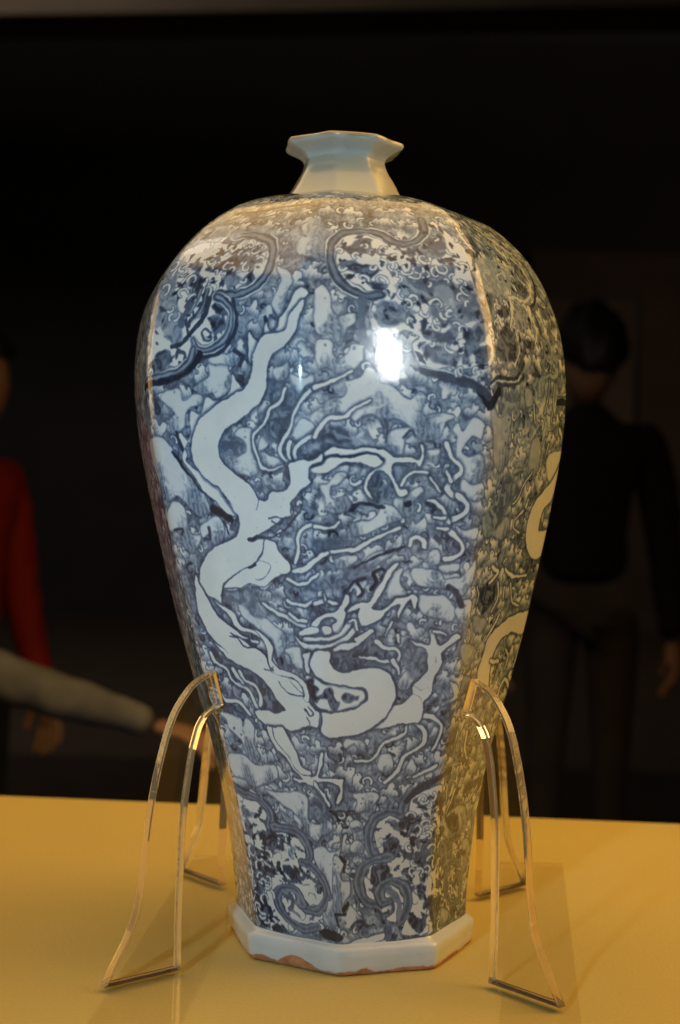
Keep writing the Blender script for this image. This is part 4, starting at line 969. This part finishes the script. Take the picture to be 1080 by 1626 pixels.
FIN = [(.1745, 0), (.1700, .0075), (.1655, .0152), (.1599, .0245), (.1545, .037), (.1528, .0455), (.151, .056), (.149, .073), (.147, .091), (.143, .114), (.137, .1365), (.1335, .146), (.129, .1545), (.1203, .165), (.113, .1695), (.1045, .1730),
       (.0982, .1525), (.1020, .1508), (.108, .1472), (.1125, .1415), (.115, .1346), (.1178, .1240), (.1195, .1123), (.122, .0945), (.1232, .076), (.1235, .058), (.1240, .040), (.124, .02), (.1238, 0)]
STRIP = .003
def smooth_line(P, k=4):
    P = np.array(P); Q = np.vstack([2*P[0]-P[1], P, 2*P[-1]-P[-2]]); out = []
    for i in range(1, len(Q)-2):
        for t in np.linspace(0, 1, k, endpoint=False):
            m1 = (Q[i+1]-Q[i-1])/2; m2 = (Q[i+2]-Q[i])/2
            out.append((2*t**3-3*t**2+1)*Q[i]+(t**3-2*t**2+t)*m1+(-2*t**3+3*t**2)*Q[i+1]+(t**3-t**2)*m2)
    return [tuple(q) for q in out]+[tuple(P[-1])]
FIN = smooth_line(FIN[:16], 3)+smooth_line(FIN[16:], 3)
def fin(parent, az, dr, t=.0072, foot=0.0, c=(.009, 0), kz=1.0):
    n = len(FIN); a = math.radians(az); d = np.array([math.sin(a), -math.cos(a)]); nrm = np.array([d[1], -d[0]])
    v = []
    for s in (-t/2, t/2):
        for r, z in FIN:
            rr = r+dr+foot*max(0, (.03-z)/.03)*(1 if r > .14 else .6); p = np.array(c)+d*rr+nrm*s; v.append((p[0], p[1], STRIP+.0002+z*kz))
    f = [tuple(range(n-1, -1, -1)), tuple(range(n, 2*n))]+[(i, (i+1) % n, n+(i+1) % n, n+i) for i in range(n)]
    me = bpy.data.meshes.new("support_fin"); me.from_pydata(v, [], f); me.update()
    bm = bmesh.new(); bm.from_mesh(me); bmesh.ops.recalc_face_normals(bm, faces=bm.faces[:])
    bmesh.ops.bevel(bm, geom=[e for e in bm.edges if len(e.link_faces) == 2 and any(len(q.verts) > 8 for q in e.link_faces)], offset=.0010, segments=2, affect='EDGES')
    o = Vector(parent.location)
    for q in bm.verts: q.co -= o
    big = sorted(bm.faces, key=lambda q: -q.calc_area())[:2]
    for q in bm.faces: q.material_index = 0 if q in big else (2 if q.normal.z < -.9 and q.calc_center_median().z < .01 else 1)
    bm.to_mesh(me); bm.free(); me.materials.append(ac); me.materials.append(ace); me.materials.append(foot_dark)
    return new_obj("support_fin", me, None, parent)
def strip(parent, pts):
    bm = bmesh.new(); o = Vector(parent.location)
    lo = [bm.verts.new(Vector((x, y, .0004))-o) for x, y in pts]; hi = [bm.verts.new(Vector((x, y, STRIP))-o) for x, y in pts]
    bm.faces.new(lo[::-1]); bm.faces.new(hi)
    for i in range(4): bm.faces.new((lo[i], lo[(i+1) % 4], hi[(i+1) % 4], hi[i]))
    bmesh.ops.bevel(bm, geom=bm.edges[:], offset=.0005, segments=1, affect='EDGES')
    big = sorted(bm.faces, key=lambda q: -q.calc_area())[:2]
    for q in bm.faces: q.material_index = 1 if abs(q.normal.y) > .9 else 0
    me = from_bm("base_strip", bm); me.materials.append(acs); me.materials.append(ace)
    return new_obj("base_strip", me, None, parent)
sl = empty("acrylic_stand", (-.115, .02, 0)); tag(sl, "clear acrylic stand propping the vase at its shaded left edge", "stand", "clear stands beside the vase")
sr = empty("acrylic_stand", (.14, .02, 0)); tag(sr, "clear acrylic stand propping the warm lit right side of the vase", "stand", "clear stands beside the vase")
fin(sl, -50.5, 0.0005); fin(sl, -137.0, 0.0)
strip(sl, [(-.104, .170), (-.1265, -.185), (-.078, -.185), (-.054, .170)])
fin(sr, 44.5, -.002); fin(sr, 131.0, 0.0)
strip(sr, [(.1265, .1745), (.088, -.185), (.1315, -.185), (.1775, .176)])

# ------------------------------------------------------------------ figures added for reflections in the case glass
def skin_mesh(name, verts, edges, mat, parent=None, sub=2, root=0):
    """one continuous figure grown over a skeleton; verts: (x, y, z, rx, ry)"""
    me = bpy.data.meshes.new(name); me.from_pydata([v[:3] for v in verts], edges, []); me.update()
    o = bpy.data.objects.new(name, me); COL.objects.link(o)
    md = o.modifiers.new('skin', 'SKIN'); md.use_smooth_shade = True; md.branch_smoothing = .6
    if not me.skin_vertices: 
        bm = bmesh.new(); bm.from_mesh(me); bm.verts.layers.skin.verify(); bm.to_mesh(me); bm.free()
    for i, v in enumerate(verts): me.skin_vertices[0].data[i].radius = (v[3], v[4] if len(v) > 4 else v[3]); me.skin_vertices[0].data[i].use_root = (i == root)
    if sub: s = o.modifiers.new('smooth', 'SUBSURF'); s.levels = sub; s.render_levels = sub
    dg = bpy.context.evaluated_depsgraph_get(); nm = bpy.data.meshes.new_from_object(o.evaluated_get(dg)); o.modifiers.clear(); o.data = nm; nm.name = name
    nm.materials.clear(); nm.materials.append(mat)
    for p in nm.polygons: p.use_smooth = True
    if parent: o.parent = parent
    return o
def head_mesh(name, R, mat, parent, loc, face=-1):
    """an egg shaped head with brow, eye hollows, nose, lips, chin and ears; the face looks along y*face"""
    bm = bmesh.new(); bmesh.ops.create_uvsphere(bm, u_segments=40, v_segments=28, radius=1.0)
    g = lambda d2, s: math.exp(-d2/(s*s))
    for v in bm.verts:
        x, y, z = v.co; f = max(0, -y)
        w = .74-.13*max(0, -z)**1.6+.03*max(0, z); X = x*w; Y = y*.92-(.05*f if z < 0 else 0); Z = z*1.12
        d = 0
        d += .20*g(x*x*6+(z+.12)**2, .22)*f; d += .10*g(x*x*14+(z-.02)**2*2, .20)*f         # nose
        d += .05*g(x*x+(z+.42)**2*9, .25)*f; d += .09*g(x*x+(z+.78)**2, .22)*f                # lips, chin
        for s in (-1, 1): d -= .09*g((x-s*.32)**2+(z-.06)**2*1.6, .17)*f
        d += .05*g((z-.24)**2*3+x*x*.3, .16)*f
        Y -= d
        for s in (-1, 1):
            e = g((y-.05)**2*2+(z+.02)**2, .16)*max(0, x*s)
            X += s*.12*e
        v.co = (X*R, Y*R*(-face)*-1 if face < 0 else -Y*R, Z*R)
    for p in bm.faces: p.smooth = True
    o = new_obj(name, from_bm(name, bm), mat, parent); o.location = loc; return o
def hair_mesh(name, R, mat, parent, loc, face=-1, low=-.15, back=-.5):
    bm = bmesh.new(); bmesh.ops.create_uvsphere(bm, u_segments=40, v_segments=26, radius=1.0); rr = random.Random(3)
    kill = []
    for v in bm.verts:
        x, y, z = v.co
        lim = .42 if y < -.25 else (low+(.42-low)*max(0, (-y-.0)/.25) if y < 0 else low+(back-low)*y)
        if z < lim: kill.append(v)
        j = 1.07+.03*math.sin(9*x+5*y)+.03*math.sin(17*x-11*z)+.05*rr.random()
        v.co = (x*.78*R*j, y*.98*R*j*(1 if face < 0 else -1), z*1.13*R*j)
    bmesh.ops.delete(bm, geom=kill, context='VERTS')
    for p in bm.faces: p.smooth = True
    o = new_obj(name, from_bm(name, bm), mat, parent); o.location = loc
    s = o.modifiers.new('thick', 'SOLIDIFY'); s.thickness = -.012; return o
m_skin = plain("skin", (.52, .30, .20), .55, .12, 12, **{})
m_hair = plain("black_hair", (.010, .009, .008), .5, .3, 60)
m_coat = plain("black_coat_cloth", (.010, .0095, .010), .85, .2, 12)
m_red = plain("red_jacket_cloth", (.42, .020, .014), .75, .25, 9, .2)
m_grey = plain("pale_grey_sleeve_cloth", (.20, .205, .21), .9, .35, 16, .8)
m_brown = plain('brown_trousers_cloth', (.075, .058, .045), .85, .2, 12)
m_trous = plain("dark_trousers_cloth", (.03, .03, .035), .85, .2, 12)
def hand_mesh(parent, mat, wrist, direction, up, size=.17):
    """palm with four fingers and a thumb, relaxed"""
    d = Vector(direction).normalized(); u = Vector(up).normalized(); s = d.cross(u).normalized(); u = s.cross(d)
    P = lambda a, b, c: tuple(Vector(wrist)+d*a*size+s*b*size+u*c*size)
    V = [P(0, 0, 0)+(.026, .018), P(.18, 0, 0)+(.032, .014), P(.42, 0, .0)+(.036, .012)]; E = [(0, 1), (1, 2)]
    for b, ln in ((-.17, .40), (-.06, .47), (.06, .44), (.17, .34)):
        k = len(V); V += [P(.48, b, 0)+(.0095,), P(.48+ln*.45, b*1.15, -.04)+(.0085,), P(.48+ln*.75, b*1.2, -.12)+(.0075,), P(.48+ln*.95, b*1.2, -.20)+(.0065,)]
        E += [(2, k), (k, k+1), (k+1, k+2), (k+2, k+3)]
    k = len(V); V += [P(.22, -.24, -.03)+(.011,), P(.40, -.36, -.06)+(.010,), P(.55, -.38, -.10)+(.008,)]; E += [(1, k), (k, k+1), (k+1, k+2)]
    return skin_mesh("hand", V, E, mat, parent, 1)
def person(loc, rz, label, height, top, legs, arms, head_face=-1, R=None, hair_low=-.15, hair_back=-.5, skinm=None, sleeve=None):
    """standing figure; arms: two lists of shoulder-elbow-wrist points in the figure's own frame, in units of its height"""
    H = height; e = empty("person", loc, rz); tag(e, label, "person")
    R = R or H*.068
    S = lambda *p: tuple(q*H for q in p)
    V = [S(0, 0, .54, .082, .060), S(0, 0, .60, .076, .056), S(0, -.005, .68, .088, .062), S(0, -.005, .76, .092, .062), S(0, .004, .815, .060, .045), S(0, 0, .855, .030, .032)]
    E = [(0, 1), (1, 2), (2, 3), (3, 4), (4, 5)]
    for s, arm in zip((-1, 1), arms):
        k = len(V); V.append(S(s*.105, .004, .80, .040, .040)); E.append((3, k))
        pr = sleeve or [.036, .032, .026, .022, .020]
        for i, p in enumerate(arm): V.append(S(*p, pr[i])); E.append((len(V)-2, len(V)-1))
    body = skin_mesh("body", V, E, top, e, 3)
    from mathutils import noise as NZ
    me = body.data; nn = [v.normal.copy() for v in me.vertices]
    for v, q in zip(me.vertices, nn):                      # folds in the cloth
        c = v.co; f = .5*NZ.noise(Vector((c.x*9, c.y*9, c.z*12)))+NZ.noise(Vector((c.x*26+5, c.y*18, c.z*22)))
        v.co = c+q*(.005*f if c.z < .80*H else 0)
    L = [S(0, 0, .545, .080, .060)]; LE = []
    for s in (-1, 1):
        k = len(L); L += [S(s*.052, 0, .47, .050, .052), S(s*.054, -.006, .28, .034, .036), S(s*.056, .004, .06, .024, .026), S(s*.056, -.05, .022, .022, .020)]
        LE += [(0, k), (k, k+1), (k+1, k+2), (k+2, k+3)]
    skin_mesh("trousers", L, LE, legs, e)
    skin_mesh("neck", [S(0, .002, .845, .028, .029), S(0, -.004, .89, .026, .028)], [(0, 1)], skinm or m_skin, e, 1)
    head_mesh("head", R, skinm or m_skin, e, S(0, -.008, .928), head_face)
    hair_mesh("hair", R, m_hair, e, S(0, -.008, .928), head_face, hair_low, hair_back)
    return e
down = [[(-.125, .0, .68), (-.135, -.01, .60), (-.14, -.03, .52), (-.14, -.05, .46)], [(.125, .0, .68), (.135, -.01, .60), (.14, -.03, .52), (.14, -.05, .46)]]
raised = [[(-.125, -.02, .70), (-.13, -.07, .64), (-.08, -.14, .72), (-.05, -.16, .78)], [(.125, -.02, .70), (.13, -.07, .64), (.08, -.14, .72), (.05, -.16, .78)]]
# reflection of a visitor in black, added as a solid figure facing away
pk = person((.725, 3.25, FLOOR), 0, "stand-in figure for the glass reflection of a person in black coat with short black hair", 1.76, m_coat, m_brown, down, 1, None, .05, -.45)
for s in (-1, 1): hand_mesh(pk, m_skin, (s*.14*1.78, .05*1.78*-1, .455*1.78), (0, -.2, -1), (s, 0, 0), .18)
# reflection of a visitor in red at the left edge, built as a figure
pr = person((-.875, 2.35, FLOOR), 1.15, "stand-in figure for the glass reflection of a person in red jacket at the left edge", 1.56, m_red, m_trous, down, -1)
for s in (-1, 1): hand_mesh(pr, m_skin, (s*.14*1.56, -.055*1.56, .455*1.56), (0, -.2, -1), (s, 0, 0), .16)
# pale grey reflection beside her, built as a figure with one arm outstretched
H = 1.60
arm_r = [(.150, -.04, .700), (.190, -.10, .575), (.330, -.17, .548), (.465, -.22, .522)]
pg = person((-1.04, 1.75, FLOOR), .0, "stand-in figure for the glass reflection of a pale grey sleeved arm near the left stand", H, m_grey, m_trous, [down[0], arm_r], -1, sleeve=[.037, .033, .027, .016])
hand_mesh(pg, m_skin, (.462*H, -.219*H, .5215*H), (1, -.3, -.2), (0, 0, 1), .165)
